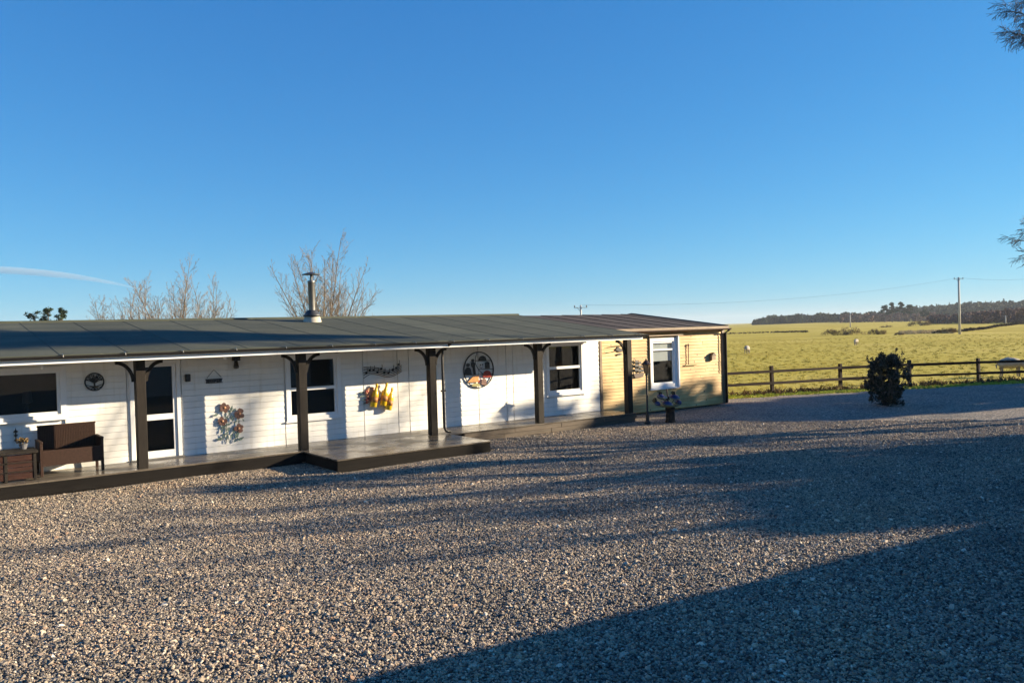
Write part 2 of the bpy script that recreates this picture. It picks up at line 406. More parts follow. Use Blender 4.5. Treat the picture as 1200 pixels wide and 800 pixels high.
# loose stones scattered over the part of the yard near enough to tell them apart
def scatter_group(name, build_inst, density, smin, smax, seed=1, rot=(0, 0, 0, 0, 0, 2*PI), offs=0.0):
    g = bpy.data.node_groups.new(name, 'GeometryNodeTree')
    g.interface.new_socket('Geometry', in_out='INPUT', socket_type='NodeSocketGeometry')
    g.interface.new_socket('Geometry', in_out='OUTPUT', socket_type='NodeSocketGeometry')
    gi = g.nodes.new('NodeGroupInput'); go = g.nodes.new('NodeGroupOutput'); L = g.links.new
    na = g.nodes.new('GeometryNodeInputNamedAttribute'); na.data_type = 'FLOAT'; na.inputs['Name'].default_value = 'dens'
    mu = g.nodes.new('ShaderNodeMath'); mu.operation = 'MULTIPLY'; mu.inputs[1].default_value = density
    L(na.outputs[0], mu.inputs[0])
    dp = g.nodes.new('GeometryNodeDistributePointsOnFaces'); dp.distribute_method = 'RANDOM'; dp.inputs['Seed'].default_value = seed
    L(gi.outputs[0], dp.inputs['Mesh']); L(mu.outputs[0], dp.inputs['Density'])
    ip = g.nodes.new('GeometryNodeInstanceOnPoints'); L(dp.outputs['Points'], ip.inputs['Points'])
    L(build_inst(g), ip.inputs['Instance']); ip.inputs['Pick Instance'].default_value = True
    rv = g.nodes.new('FunctionNodeRandomValue'); rv.data_type = 'FLOAT_VECTOR'
    rv.inputs[0].default_value = rot[:3]; rv.inputs[1].default_value = rot[3:]; L(rv.outputs[0], ip.inputs['Rotation'])
    sv = g.nodes.new('FunctionNodeRandomValue'); sv.data_type = 'FLOAT_VECTOR'
    sv.inputs[0].default_value = smin; sv.inputs[1].default_value = smax; sv.inputs['Seed'].default_value = 5
    L(sv.outputs[0], ip.inputs['Scale'])
    L(ip.outputs[0], go.inputs[0]); return g
def stone_inst(g):
    L = g.links.new; jn = g.nodes.new('GeometryNodeJoinGeometry')
    for k in range(4):
        ic = g.nodes.new('GeometryNodeMeshIcoSphere'); ic.inputs['Radius'].default_value = 1; ic.inputs['Subdivisions'].default_value = 2
        sp_ = g.nodes.new('GeometryNodeSetPosition'); nz = g.nodes.new('ShaderNodeTexNoise'); nz.noise_dimensions = '4D'
        nz.inputs['W'].default_value = k*7.3; nz.inputs['Scale'].default_value = .9; nz.inputs['Detail'].default_value = 1
        vm = g.nodes.new('ShaderNodeVectorMath'); vm.operation = 'SUBTRACT'; vm.inputs[1].default_value = (.5, .5, .5)
        vs = g.nodes.new('ShaderNodeVectorMath'); vs.operation = 'SCALE'; vs.inputs['Scale'].default_value = 2.4
        L(nz.outputs['Color'], vm.inputs[0]); L(vm.outputs[0], vs.inputs[0]); L(ic.outputs['Mesh'], sp_.inputs['Geometry']); L(vs.outputs[0], sp_.inputs['Offset'])
        sm = g.nodes.new('GeometryNodeSetMaterial'); sm.inputs['Material'].default_value = MATS['stone']; L(sp_.outputs[0], sm.inputs['Geometry'])
        gt = g.nodes.new('GeometryNodeGeometryToInstance'); L(sm.outputs[0], gt.inputs[0]); L(gt.outputs[0], jn.inputs[0])
    return jn.outputs[0]
V = []; dens = []; Fq = []
gx = np.arange(-6, 24.01, .25); gy = np.arange(-16.5, 1.01, .25); idx = {}
def seen(X, Y, mg=.5):
    d = Vector((X, Y, yard_h(X, Y)))-CAM; z = d.dot(FW)
    if z < 2: return False
    u_, v_ = 600+F_PX*d.dot(RT)/z, 400-F_PX*d.dot(UP)/z
    return -60 < u_ < 1300 and v_ < 860
for Y in gy:
    for X in gx:
        idx[(X, Y)] = len(V); V.append((X, Y, yard_h(X, Y)+.007))
        dist = math.hypot(X-CAM.x, Y-CAM.y)
        dens.append(0.35+.65*(1-smooth(9, 22, dist)))
for Y in gy[:-1]:
    for X in gx[:-1]:
        if seen(X+.12, Y+.12) and math.hypot(X-CAM.x, Y-CAM.y) < 24 and not (Y > -.35 and X < 13.4) and not (3.1 < X < 6.8 and Y > -2.2):
            Fq.append((idx[(X, Y)], idx[(X+.25, Y)], idx[(X+.25, Y+.25)], idx[(X, Y+.25)]))
gv = np_mesh('gravel', np.array(V), np.array(Fq), 'gravel_sheet')
at_ = gv.data.attributes.new('dens', 'FLOAT', 'POINT'); at_.data.foreach_set('value', dens)
md = gv.modifiers.new('stones', 'NODES')
md.node_group = scatter_group('stones', stone_inst, 2000, (.0065, .0065, .0045), (.0165, .0145, .0105), 3, (-.5, -.5, 0, .5, .5, 2*PI))
gv2 = link('coarse_gravel', gv.data.copy(), None); md2 = gv2.modifiers.new('stones', 'NODES')
md2.node_group = scatter_group('coarse_stones', stone_inst, 34, (.018, .018, .012), (.034, .028, .022), 13, (-.6, -.6, 0, .6, .6, 2*PI)); gv2.location.z = .0015
tag(gv2, 'scattered larger pale stones lying among the yard gravel', 'gravel', kind='stuff')
tag(gv, 'loose grey and tan gravel stones covering the yard', 'gravel', kind='stuff')

# grass: pasture tussocks, verge and dead growth under the fence
def tuft_mesh(seed, n, h, spread, mat):
    r = random.Random(seed); vs = []; fs = []
    for k in range(n):
        a = r.uniform(0, 2*PI); d = spread*r.random(); hh = h*r.uniform(.5, 1.1); l = r.uniform(.2, .8)*hh
        bx, by = d*math.cos(a), d*math.sin(a); wd = .03*h/.15*r.uniform(.5, 1); c, s_ = math.cos(a+1.57)*wd, math.sin(a+1.57)*wd
        o = len(vs); vs += [(bx-c, by-s_, 0), (bx+c, by+s_, 0), (bx+l*math.cos(a), by+l*math.sin(a), hh)]; fs.append((o, o+1, o+2))
    me = bpy.data.meshes.new('tuft'); me.from_pydata(vs, [], fs); me.materials.append(MATS[mat]); return me
TUFT = {}
def tuft_inst(mat, h, n=10, spread=.08):
    def f(g):
        # blades built in the node tree: three crossed tapered blades made from a cone row
        L = g.links.new; jn = g.nodes.new('GeometryNodeJoinGeometry')
        rr_ = random.Random(hash(mat) % 1000 if False else len(mat)*7)
        for k in range(n):
            cn = g.nodes.new('GeometryNodeMeshCone'); cn.inputs['Vertices'].default_value = 3
            cn.inputs['Radius Top'].default_value = 0; cn.inputs['Radius Bottom'].default_value = .02*h/.15
            cn.inputs['Depth'].default_value = h*rr_.uniform(.5, 1.1)
            tf = g.nodes.new('GeometryNodeTransform'); a = rr_.uniform(0, 2*PI); d = spread*rr_.random()
            tf.inputs['Translation'].default_value = (d*math.cos(a), d*math.sin(a), -.01)
            tf.inputs['Rotation'].default_value = (rr_.uniform(-.7, .7), rr_.uniform(-.7, .7), a)
            L(cn.outputs['Mesh'], tf.inputs['Geometry']); L(tf.outputs[0], jn.inputs[0])
        sm = g.nodes.new('GeometryNodeSetMaterial'); sm.inputs['Material'].default_value = MATS[mat]; L(jn.outputs[0], sm.inputs['Geometry'])
        gt = g.nodes.new('GeometryNodeGeometryToInstance'); L(sm.outputs[0], gt.inputs[0]); return gt.outputs[0]
    return f
def strip(name, pts_fn, nu, nv, mat, inst, density, smin, smax, label, dfn=lambda u, v: 1.0):
    V = [pts_fn(i/nu, j/nv) for j in range(nv+1) for i in range(nu+1)]
    Fq = [(j*(nu+1)+i, j*(nu+1)+i+1, (j+1)*(nu+1)+i+1, (j+1)*(nu+1)+i) for j in range(nv) for i in range(nu)]
    o = np_mesh(name, np.array(V), np.array(Fq), mat)
    a = o.data.attributes.new('dens', 'FLOAT', 'POINT'); a.data.foreach_set('value', [dfn(i/nu, j/nv) for j in range(nv+1) for i in range(nu+1)])
    mo = o.modifiers.new('scatter', 'NODES'); mo.node_group = scatter_group(name, inst, density, smin, smax, 2)
    return tag(o, label, 'grass', kind='stuff')
def vg(u, v):
    X = 17.5+22*u; Y = edge_y(X)-.15+1.35*v + .1*math.sin(X*2.1); return (X, Y, field_z(X, Y)+.01)
strip('verge_grass', vg, 44, 4, 'pasture', tuft_inst('verge_blade', .09, 12, .07), 42, (.6,)*3, (1.3,)*3, 'short bright green grass along the edge of the gravel')
def fg(u, v):
    X = 17.5+22*u; Y = edge_y(X)+.95+.5*v; return (X, Y, field_z(X, Y)+.01)
strip('dead_grass', fg, 44, 2, 'pasture', tuft_inst('dead_blade', .3, 12, .14), 14, (.5,)*3, (1.2,)*3, 'dead brown grass and weeds along the foot of the fence')
def pg(u, v):
    a = R(34+40*u); d = 34+110*v**1.5; X = CAM.x+d*math.sin(a); Y = CAM.y+d*math.cos(a); Y2 = max(Y, edge_y(X)+1.3)
    return (X, Y2, field_z(X, Y2)+.01)
strip('pasture_grass', pg, 40, 40, 'pasture', tuft_inst('grass_blade', .1, 12, .16), 2.2, (.6, .6, .5), (1.9, 1.9, 1.3), 'rough yellow green winter pasture with small tussocks', lambda u, v: (1-v)**1.5+.12)

# ------------------------------------------------------------------ the long cabin
D = 1.17          # wall face (Y); post faces stand at Y = 0
DK = .25          # deck height
PS = 3.282        # post spacing
ROOF0, ROOFY, SL = 2.5, -.38, .121
RIDGE_Y = 5.55
def roof_z(Y): return ROOF0 + SL*((Y if Y < RIDGE_Y else 2*RIDGE_Y-Y)-ROOFY)
cabin = thing('long_cabin', 'long single storey timber cabin with white boarded verandah front and bare pine end', 'building', (5, 4, 0))
XL, XR, XE = -9.0, 13.02, 18.72
def wboard(x0, x1, z0, z1, yf, th=.03, proud=.012):
    """one lap board: lower edge stands proud, rounded lip"""
    a = MB(); y1 = yf+th
    a.hexa([(x0, yf-proud, z0), (x1, yf-proud, z0), (x1, y1, z0), (x0, y1, z0), (x0, yf, z1), (x1, yf, z1), (x1, y1, z1), (x0, y1, z1)])
    return a
def split(a0, a1, z0, z1, holes):
    segs = [(a0, a1)]
    for hx0, hx1, hz0, hz1 in holes:
        if z1 <= hz0+.004 or z0 >= hz1-.004: continue
        ns = []
        for s0, s1 in segs:
            if hx1 <= s0 or hx0 >= s1: ns.append((s0, s1)); continue
            if hx0 > s0: ns.append((s0, hx0))
            if hx1 < s1: ns.append((hx1, s1))
        segs = ns
    return [(p, q) for p, q in segs if q-p > .02]
# openings: x0,x1,z0,z1 of the whole frame
WL = (-3.05, -1.15, 1.26, 2.27); DO = (.03, 1.03, DK, 2.30); W2 = (3.34, 4.67, .78, 2.29); W3 = (10.98, 12.37, .83, 2.34); W4 = (15.14, 16.36, .76, 2.33)
rnd = random.Random(3)
wall = MB().box(XL, XR, D+.034, D+.09, .02, 2.63)
# backing sheet is cut round the openings
wall = MB()
zs = sorted({.02, 2.63} | {z for h in (WL, DO, W2, W3) for z in h[2:]})
for z0, z1 in zip(zs[:-1], zs[1:]):
    for p, q in split(XL, XR, z0, z1, (WL, DO, W2, W3)): wall.box(p, q, D+.034, D+.09, z0, z1)
wallo = wall.build('white_wall', 'white_paint', cabin)
joints = [XL, -6.56, -3.28, -.02, 1.05, 3.31, 5.29, 6.23, 6.55, 8.66, 9.58, 9.81, XR]
NB = 19; bh = (2.66-DK)/NB
for k in range(NB):
    z0 = DK+k*bh
    for a0, a1 in zip(joints[:-1], joints[1:]):
        for p, q in split(a0+.011, a1-.011, z0, z0+bh, (WL, DO, W2, W3)):
            wboard(p, q, z0+.002, z0+bh-.004, D+.002+rnd.uniform(-.0015, .0015), proud=.009).build('board', 'white_paint', wallo)
for X in (5.76, 11.0 - .6):     # raised cover strips
    pass
# bare pine end
holes4 = (W4,)
wall = MB(); zs = [.03, W4[2], W4[3], 2.66]
for z0, z1 in zip(zs[:-1], zs[1:]):
    for p, q in split(XR, XE, z0, z1, holes4): wall.box(p, q, D+.034, D+.09, z0, z1)
pinew = wall.build('pine_wall', 'pine_board', cabin)
NB2 = 26; bh2 = (2.66-.06)/NB2
for k in range(NB2):
    z0 = .06+k*bh2
    for p, q in split(XR+.10, XE-.12, z0, z0+bh2, holes4):
        cuts = [p]
        if q-p > 2.2: cuts.append(p+(q-p)*rnd.uniform(.35, .65))
        cuts.append(q)
        for c0, c1 in zip(cuts[:-1], cuts[1:]):
            wboard(c0+.001, c1-.001, z0+.002, z0+bh2-.008, D+.002+rnd.uniform(-.003, .003), proud=.014).build('board', 'pine_board', pinew)
MB().box(XR+.003, XR+.097, D-.022, D+.03, .03, 2.655).build('corner_board', 'trim_tan', cabin, bevel=.006)
MB().box(XE-.118, XE+.02, D-.024, D+.03, .03, 2.60).build('corner_board', 'trim_tan', cabin, bevel=.006)
# the other walls close the building
MB().box(XE-.05, XE, D+.095, 9.93, .03, 2.6).plate([(0, 0), (0, .01), (.01, 0)], 0, .001).build('end_wall', 'pine_board', cabin)
g_ = MB(); g_.add([(XE-.05, D+.1, 2.605), (XE, D+.1, 2.605), (XE, 9.9, 2.605), (XE-.05, 9.9, 2.605), (XE-.05, RIDGE_Y, 3.12), (XE, RIDGE_Y, 3.12)], [(0, 1, 2, 3), (0, 4, 5, 1), (1, 5, 2), (2, 5, 4, 3), (3, 4, 0)])
g_.build('gable', 'pine_board', cabin)
MB().box(XL, XE-.06, 9.95, 10.0, .03, 2.62).build('back_wall', 'white_paint', cabin)
MB().box(XL, XL+.05, D+.1, 9.94, .03, 2.6).build('end_wall', 'white_paint', cabin)
MB().box(XL+.06, XE-.06, D+.5, 9.9, .02, .06).build('floor', 'interior', cabin)

# windows ------------------------------------------------------------
def window(h, bars, depth=.0, fr=.075, kind='window', blind=None, trim='white_frame', casing=.05):
    x0, x1, z0, z1 = h; w_ = MB()
    y0, y1 = D-.03, D+.10
    # outer casing
    for a in ((x0, x1, z1-fr, z1), (x0, x1, z0, z0+fr), (x0, x0+fr, z0+fr, z1-fr), (x1-fr, x1, z0+fr, z1-fr)):
        w_.box(a[0], a[1], y0, y1, a[2], a[3])
    win = w_.build(kind, trim, cabin, bevel=.004)
    f_ = MB(); f2 = .055; a0, a1, b0, b1 = x0+fr, x1-fr, z0+fr, z1-fr; g0, g1 = D+.004, D+.06
    for a in ((a0, a1, b1-f2, b1), (a0, a1, b0, b0+f2), (a0, a0+f2, b0+f2, b1-f2), (a1-f2, a1, b0+f2, b1-f2)):
        f_.box(a[0], a[1], g0, g1, a[2], a[3])
    f_.build('frame', 'white_frame', win, bevel=.004)
    zb = [b0+f2]
    for bz, bt in bars:
        MB().box(a0+f2, a1-f2, g0-.006, g1, bz-bt/2, bz+bt/2).build('glazing_bar', 'white_frame', win, bevel=.004); zb += [bz-bt/2, bz+bt/2]
    zb.append(b1-f2)
    for i in range(0, len(zb), 2):
        MB().box(a0+f2, a1-f2, D+.03, D+.036, zb[i], zb[i+1]).build('pane', 'glass', win)
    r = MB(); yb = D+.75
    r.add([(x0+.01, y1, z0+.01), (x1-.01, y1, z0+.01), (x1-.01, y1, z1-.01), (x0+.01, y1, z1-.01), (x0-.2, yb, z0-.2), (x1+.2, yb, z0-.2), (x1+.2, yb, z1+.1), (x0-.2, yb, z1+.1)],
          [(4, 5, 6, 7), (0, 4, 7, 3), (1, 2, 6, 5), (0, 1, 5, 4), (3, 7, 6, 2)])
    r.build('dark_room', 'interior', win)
    if blind:
        MB().box(a0+f2-.01, a1-f2+.01, D+.075, D+.08, blind, b1-.02).build('blind', 'blind', win)
    return win
wl = window(WL, [])
w2 = window(W2, [(1.50, .075)]); w3 = window(W3, [(1.60, .075)])
w4 = window(W4, [(1.96, .05)], fr=.11, blind=1.60)
MB().box(W4[0]-.05, W4[1]+.03, D-.07, D-.032, W4[2]-.05, W4[2]-.004).build('sill', 'white_frame', w4, bevel=.005)
MB().box(W4[0]-.13, W4[1]+.22, D-.13, D-.004, W4[3]+.06, W4[3]+.10).build('window_hood', 'trim_tan', cabin, bevel=.005)
# deep reveal boards of the end window
MB().box(W4[1]+.002, W4[1]+.05, D-.10, D-.004, W4[2]-.02, W4[3]+.055).build('reveal', 'white_frame', w4, bevel=.004)
MB().box(W4[0]-.03, W4[0]-.002, D-.05, D-.004, W4[2]-.02, W4[3]+.055).build('reveal', 'trim_tan', w4, bevel=.004)
for wn, h in ((wl, WL), (w2, W2), (w3, W3)):
    MB().box(h[0]-.03, h[1]+.03, D-.06, D-.005, h[2]-.035, h[2]-.003).build('sill', 'white_frame', wn, bevel=.005)
    MB().box(h[1]+.002, h[1]+.035, D-.02, D-.003, h[2]-.03, h[3]).build('trim_strip', 'white_frame', wn)
# things standing inside behind the glass
MB().lathe((-1.75, D+.35, 1.2), [(.05, 0), (.06, .25), (.02, .35), (.09, .38), (.07, .6)], 12).build('table_lamp', 'dark_grey', wl)
MB().box(-2.95, -2.85, D+.12, D+.2, 1.3, 2.2).build('curtain', 'dark_grey', wl)

# door ---------------------------------------------------------------
x0, x1, z0, z1 = DO; d_ = MB()
for a in ((x0, x0+.08, z0, z1), (x1-.08, x1, z0, z1), (x0+.08, x1-.08, z1-.08, z1)): d_.box(a[0], a[1], D-.03, D+.09, a[2], a[3])
door = d_.build('door', 'white_frame', cabin, bevel=.004)
l_ = MB(); a0, a1, b0, b1 = x0+.084, x1-.084, z0+.02, z1-.084
for a in ((a0, a0+.085, b0, b1), (a1-.07, a1, b0, b1), (a0+.085, a1-.07, b1-.05, b1), (a0+.085, a1-.07, b0, b0+.15), (a0+.085, a1-.07, 1.06, 1.18)): l_.box(a[0], a[1], D+.0, D+.05, a[2], a[3])
l_.build('leaf_frame', 'white_frame', door, bevel=.004)
for za, zb_ in ((b0+.15, 1.06), (1.18, b1-.05)): MB().box(a0+.085, a1-.07, D+.02, D+.027, za, zb_).build('pane', 'glass', door)
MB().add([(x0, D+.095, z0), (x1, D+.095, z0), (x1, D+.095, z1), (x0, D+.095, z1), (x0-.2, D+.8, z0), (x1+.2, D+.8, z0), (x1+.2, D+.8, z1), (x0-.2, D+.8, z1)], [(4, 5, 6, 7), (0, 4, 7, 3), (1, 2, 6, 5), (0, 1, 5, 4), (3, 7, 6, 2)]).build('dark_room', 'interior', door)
MB().tube([(a0+.045, D-.0, 1.22), (a0+.045, D-.05, 1.22), (a0+.14, D-.05, 1.22)], .01, 6).build('handle', 'grey_metal', door)
MB().box(x0-.03, x1+.03, D-.12, D-.032, DK+.002, DK+.03).build('threshold', 'grey_metal', door)

# roof ---------------------------------------------------------------
XV = 13.36
rf = MB()
def slab(a, x0, x1, y0, y1, th, dz):
    a.hexa([(x0, y0, roof_z(y0)-th+dz), (x1, y0, roof_z(y0)-th+dz), (x1, y1, roof_z(y1)-th+dz), (x0, y1, roof_z(y1)-th+dz),
            (x0, y0, roof_z(y0)+dz), (x1, y0, roof_z(y0)+dz), (x1, y1, roof_z(y1)+dz), (x0, y1, roof_z(y1)+dz)])
slab(rf, XL-.2, XV, ROOFY, RIDGE_Y, .05, -.004); slab(rf, XL-.2, XV, RIDGE_Y, 10.3, .05, -.004)
roof = rf.build('roof', 'felt_green', cabin)
sw = 1.13; k = 0; X = -8.2
while X < XV-.05:
    xa, xb = X, min(X+sw+.04, XV+.01); s_ = MB()
    for (ya, yb_) in ((ROOFY-.012, RIDGE_Y),):
        za, zb_ = roof_z(ya), roof_z(yb_)
        s_.hexa([(xa, ya, za-.003), (xb, ya, za-.003), (xb, yb_, zb_-.003), (xa, yb_, zb_-.003), (xa, ya, za+.010), (xb, ya, za+.004), (xb, yb_, zb_+.004), (xa, yb_, zb_+.010)])
    s_.build('felt_sheet', 'felt_green', roof); X += sw
MB().tube([(XL-.2, RIDGE_Y, roof_z(RIDGE_Y)+.0), (XV, RIDGE_Y, roof_z(RIDGE_Y)+.0)], .05, 8).build('ridge_roll', 'felt_green', roof)
MB().box(XL-.2, XV-.02, ROOFY-.018, ROOFY+.004, 2.455, 2.505).build('drip_edge', 'felt_green', roof)
# lower felt roof of the pine end
EY = 1.0
r2 = MB(); slab(r2, XV+.002, XE+.02, EY, RIDGE_Y, .05, -.035); slab(r2, XV+.002, XE+.02, RIDGE_Y, 10.3, .05, -.035)
roof2 = r2.build('end_roof', 'felt_brown', cabin)
X = XV+.01
while X < XE:
    xa, xb = X, min(X+1.0, XE+.015); s_ = MB()
    za, zb_ = roof_z(EY-.01)-.035, roof_z(RIDGE_Y)-.035
    s_.hexa([(xa, EY-.01, za-.003), (xb, EY-.01, za-.003), (xb, RIDGE_Y, zb_-.003), (xa, RIDGE_Y, zb_-.003), (xa, EY-.01, za+.018), (xb, EY-.01, za+.003), (xb, RIDGE_Y, zb_+.003), (xa, RIDGE_Y, zb_+.018)])
    s_.build('felt_sheet', 'felt_brown', roof2); X += .96
v_ = MB()
for (ya, yb_) in ((EY-.02, RIDGE_Y), (RIDGE_Y, 10.3)):
    za, zb_ = roof_z(ya)-.03, roof_z(yb_)-.03
    v_.hexa([(XE+.023, ya, za-.11), (XE+.055, ya, za-.11), (XE+.055, yb_, zb_-.11), (XE+.023, yb_, zb_-.11), (XE+.023, ya, za+.04), (XE+.055, ya, za+.04), (XE+.055, yb_, zb_+.04), (XE+.023, yb_, zb_+.04)])
v_.build('verge_board', 'dark_grey', roof2)
MB().box(XV+.02, XE+.02, EY-.025, EY-.003, roof_z(EY)-.13, roof_z(EY)-.02).build('eave_board', 'trim_tan', roof2)
MB().box(XV-.2, XE+.015, EY, D-.003, roof_z(EY)-.125, roof_z(EY)-.105).build('soffit', 'trim_tan', roof2)
# gutters and downpipes
def gutter(xa, xb, y, z, mat, r=.055):
    n = 8; a = MB(); ring = [(y+r*math.cos(PI+PI*k/n), z+r*math.sin(PI+PI*k/n)) for k in range(n+1)] + [(y+(r-.008)*math.cos(2*PI-PI*k/n), z+(r-.008)*math.sin(2*PI-PI*k/n)) for k in range(n+1)]
    m_ = len(ring); vs = [(xa, p, q) for p, q in ring] + [(xb, p, q) for p, q in ring]
    a.add(vs, [(i, (i+1) % m_, m_+(i+1) % m_, m_+i) for i in range(m_)]); return a
gu = gutter(XL-.2, XV+.04, -.455, 2.492, 'black_plastic').build('gutter', 'black_plastic', cabin)
X = -8.6; 
while X < 13.2:
    MB().tube([(X, -.395, 2.505), (X, -.45, 2.515), (X, -.515, 2.505), (X, -.52, 2.47)], .009, 5).build('gutter_clip', 'grey_metal', gu); X += 1.03
gu2 = gutter(XV+.06, XE+.05, EY-.085, roof_z(EY)-.09, 'brown_paint').build('gutter', 'brown_paint', cabin)
dp_ = MB().tube([(6.80, -.455, 2.46), (6.80, -.30, 2.36), (6.80, -.06, 2.30), (6.80, -.05, 2.1), (6.80, -.05, .42), (6.84, -.06, .33), (6.95, -.10, .30)], .034, 8).build('downpipe', 'black_plastic', cabin, smooth=True)
MB().box(6.75, 6.85, -.09, -.004, 1.28, 1.32).build('pipe_clip', 'black_plastic', dp_)
MB().tube([(XE-.0, EY-.085, 2.52), (XE+.01, D-.07, 2.42), (XE+.01, D-.07, .05)], .04, 8).build('downpipe', 'black_plastic', cabin, smooth=True)
MB().tube([(XE-.18, D-.06, 2.5), (XE-.18, D-.06, 1.1)], .018, 6).build('cable_pipe', 'brown_paint', cabin)
# verandah frame
MB().box(XL, XV-.06, -.372, -.345, 2.352, 2.452).build('fascia_board', 'white_frame', cabin, bevel=.004)
bm_ = MB().box(XL, 13.22, .03, .15, 2.352, 2.46).build('verandah_beam', 'white_paint', cabin)
ceil_ = MB(); ya, yb_ = -.34, D-.003
ceil_.hexa([(XL, ya, roof_z(ya)-.10), (XV-.08, ya, roof_z(ya)-.10), (XV-.08, yb_, roof_z(yb_)-.10), (XL, yb_, roof_z(yb_)-.10), (XL, ya, roof_z(ya)-.075), (XV-.08, ya, roof_z(ya)-.075), (XV-.08, yb_, roof_z(yb_)-.075), (XL, yb_, roof_z(yb_)-.075)])
ceil_.build('verandah_ceiling', 'white_paint', cabin)
pm = None
for i in range(-2, 5):
    X = i*PS; zb_ = DK+.002 if i < 4 else -.02
    po = MB().box(X-.09, X+.09, 0, .18, zb_, 2.35).build('post', 'dark_wood', cabin, bevel=.008)
    for s_ in (-1, 1):
        if i == 4 and s_ == 1: continue
        a = MB(); n = 9; w0, w1 = .06, .12; r0, r1 = .36, .43
        cx_, cz_ = X+s_*(.09+.34), 2.35-.42
        vs = []
        for k in range(n+1):
            an = (PI/2)*k/n
            for rr_ in (.34, .285):
                for yy in (w0, w1): vs.append((cx_-s_*rr_*math.cos(an), yy, cz_+rr_*math.sin(an)*1.22))
        fs = []
        for k in range(n):
            p = k*4; q = p+4
            fs += [(p, p+1, q+1, q), (p+2, q+2, q+3, p+3), (p, q, q+2, p+2), (p+1, p+3, q+3, q+1)]
        fs += [(0, 2, 3, 1), (n*4, n*4+1, n*4+3, n*4+2)]
        a.add(vs, fs).build('knee_brace', 'dark_wood', cabin)
for X in (-1.85, 2.0, 5.3, 8.45, 12.3):
    pass
for (x_, y_) in ((51, 431.3), (265.5, 419.5), (437, 411.3), (574.5, 405.6), (688.5, 400.6)):
    p = on_y(x_, y_, .1); MB().lathe((p.x, .20, p.z-.03), [(.004, 0), (.03, .012), (.036, .035), (.025, .06), (.012, .07), (.012, roof_z(.2)-.098-p.z+.03)], 12).build('downlight', 'white_frame', cabin, smooth=True)
sl_ = on_y(276, 424, D-.03); MB().box(sl_.x-.07, sl_.x+.07, D-.14, D-.005, sl_.z+.03, sl_.z+.13).tube([(sl_.x, D-.06, sl_.z+.03), (sl_.x-.02, D-.13, sl_.z-.12)], [.035, .06], 8).build('flood_light', 'black_metal', cabin)
lg = on_y(219.5, 442.6, D-.03); MB().box(lg.x-.05, lg.x+.05, D-.10, D-.004, lg.z-.08, lg.z+.08).build('wall_light', 'black_metal', cabin, bevel=.01)
# flue
fx, fy = 5.5, 4.6; fz = roof_z(fy)
fl = MB().lathe((fx, fy, fz-.06), [(.26, 0), (.25, .05), (.23, .14), (.21, .21)], 18).build('flue_base', 'pale_concrete', cabin, smooth=True)
MB().lathe((fx, fy, fz+.15), [(.26, 0), (.22, .06), (.16, .13), (.14, .17)], 18).build('flashing', 'dark_grey', fl, smooth=True)
MB().lathe((fx, fy, fz+.3), [(.09, 0), (.09, .02), (.092, .03), (.092, .78), (.10, .79), (.10, .83), (.08, .84)], 18).build('flue_pipe', 'grey_metal', fl, smooth=True)
MB().lathe((fx, fy, fz+1.13), [(.03, 0), (.03, .17)], 8).lathe((fx, fy, fz+1.30), [(.25, 0), (.25, .012), (.12, .05), (.02, .075)], 18).build('cowl', 'dark_grey', fl)
# deck
dk = MB().box(XL, 13.2, -.08, D-.002, .02, DK-.034).build('deck', 'deck_fascia', cabin)
bw = .142; rows = 9
pl = {}
for j in range(rows):
    ya = -.125+j*.1445
    X = XL + (j % 3)*1.3
    while X < 13.2:
        xb = min(X+3.6, 13.2)
        if xb-X > .15: MB().box(X+.0015, xb-.0015, ya, ya+.1365, DK-.03, DK+rnd.uniform(-.0015, .0015)).build('plank', 'decking', dk, bevel=.004)
        X += 3.6
MB().box(XL, 3.14, -.128, -.085, .0, DK-.034).build('fascia_plank', 'deck_fascia', dk)
X = 6.96
while X < 13.1:
    for zz in (0, 1):
        xa = X + (.35 if zz else 0); xb = min(xa+1.55, 13.22)
        if xb-xa > .1: MB().box(xa+.004, xb-.004, -.125-rnd.uniform(0, .012), -.085, -.01+zz*.112, .10+zz*.112).build('sleeper', 'sleeper', dk, bevel=.008)
    X += 1.55
# projecting platform
pf = MB().box(3.22, 6.86, -1.80, -.15, .0, DK-.036).build('deck_platform', 'deck_fascia', cabin)
for j in range(12):
    ya = -1.86+j*.1445
    c0 = 3.17
    for c1 in ((5.0, 6.91) if j % 2 else (4.2, 6.0, 6.91)):
        MB().box(c0+.001, c1-.001, ya, ya+.1365, DK-.03, DK+rnd.uniform(-.001, .001)).build('plank', 'decking', pf, bevel=.004); c0 = c1
MB().box(3.19, 6.89, -1.835, -1.803, .0, DK-.032).build('fascia_plank', 'deck_fascia', pf)

# ------------------------------------------------------------------ wall art (hangs on the wall: things of their own)
def WP(x, y, Y=D): p = on_y(x, y, Y-.02); return p.x, p.z
YA, YB = D-.045, D-.022
def W3d(x, y, dy=0): p = on_y(x, y, YA); return (p.x, YA+dy, p.z)
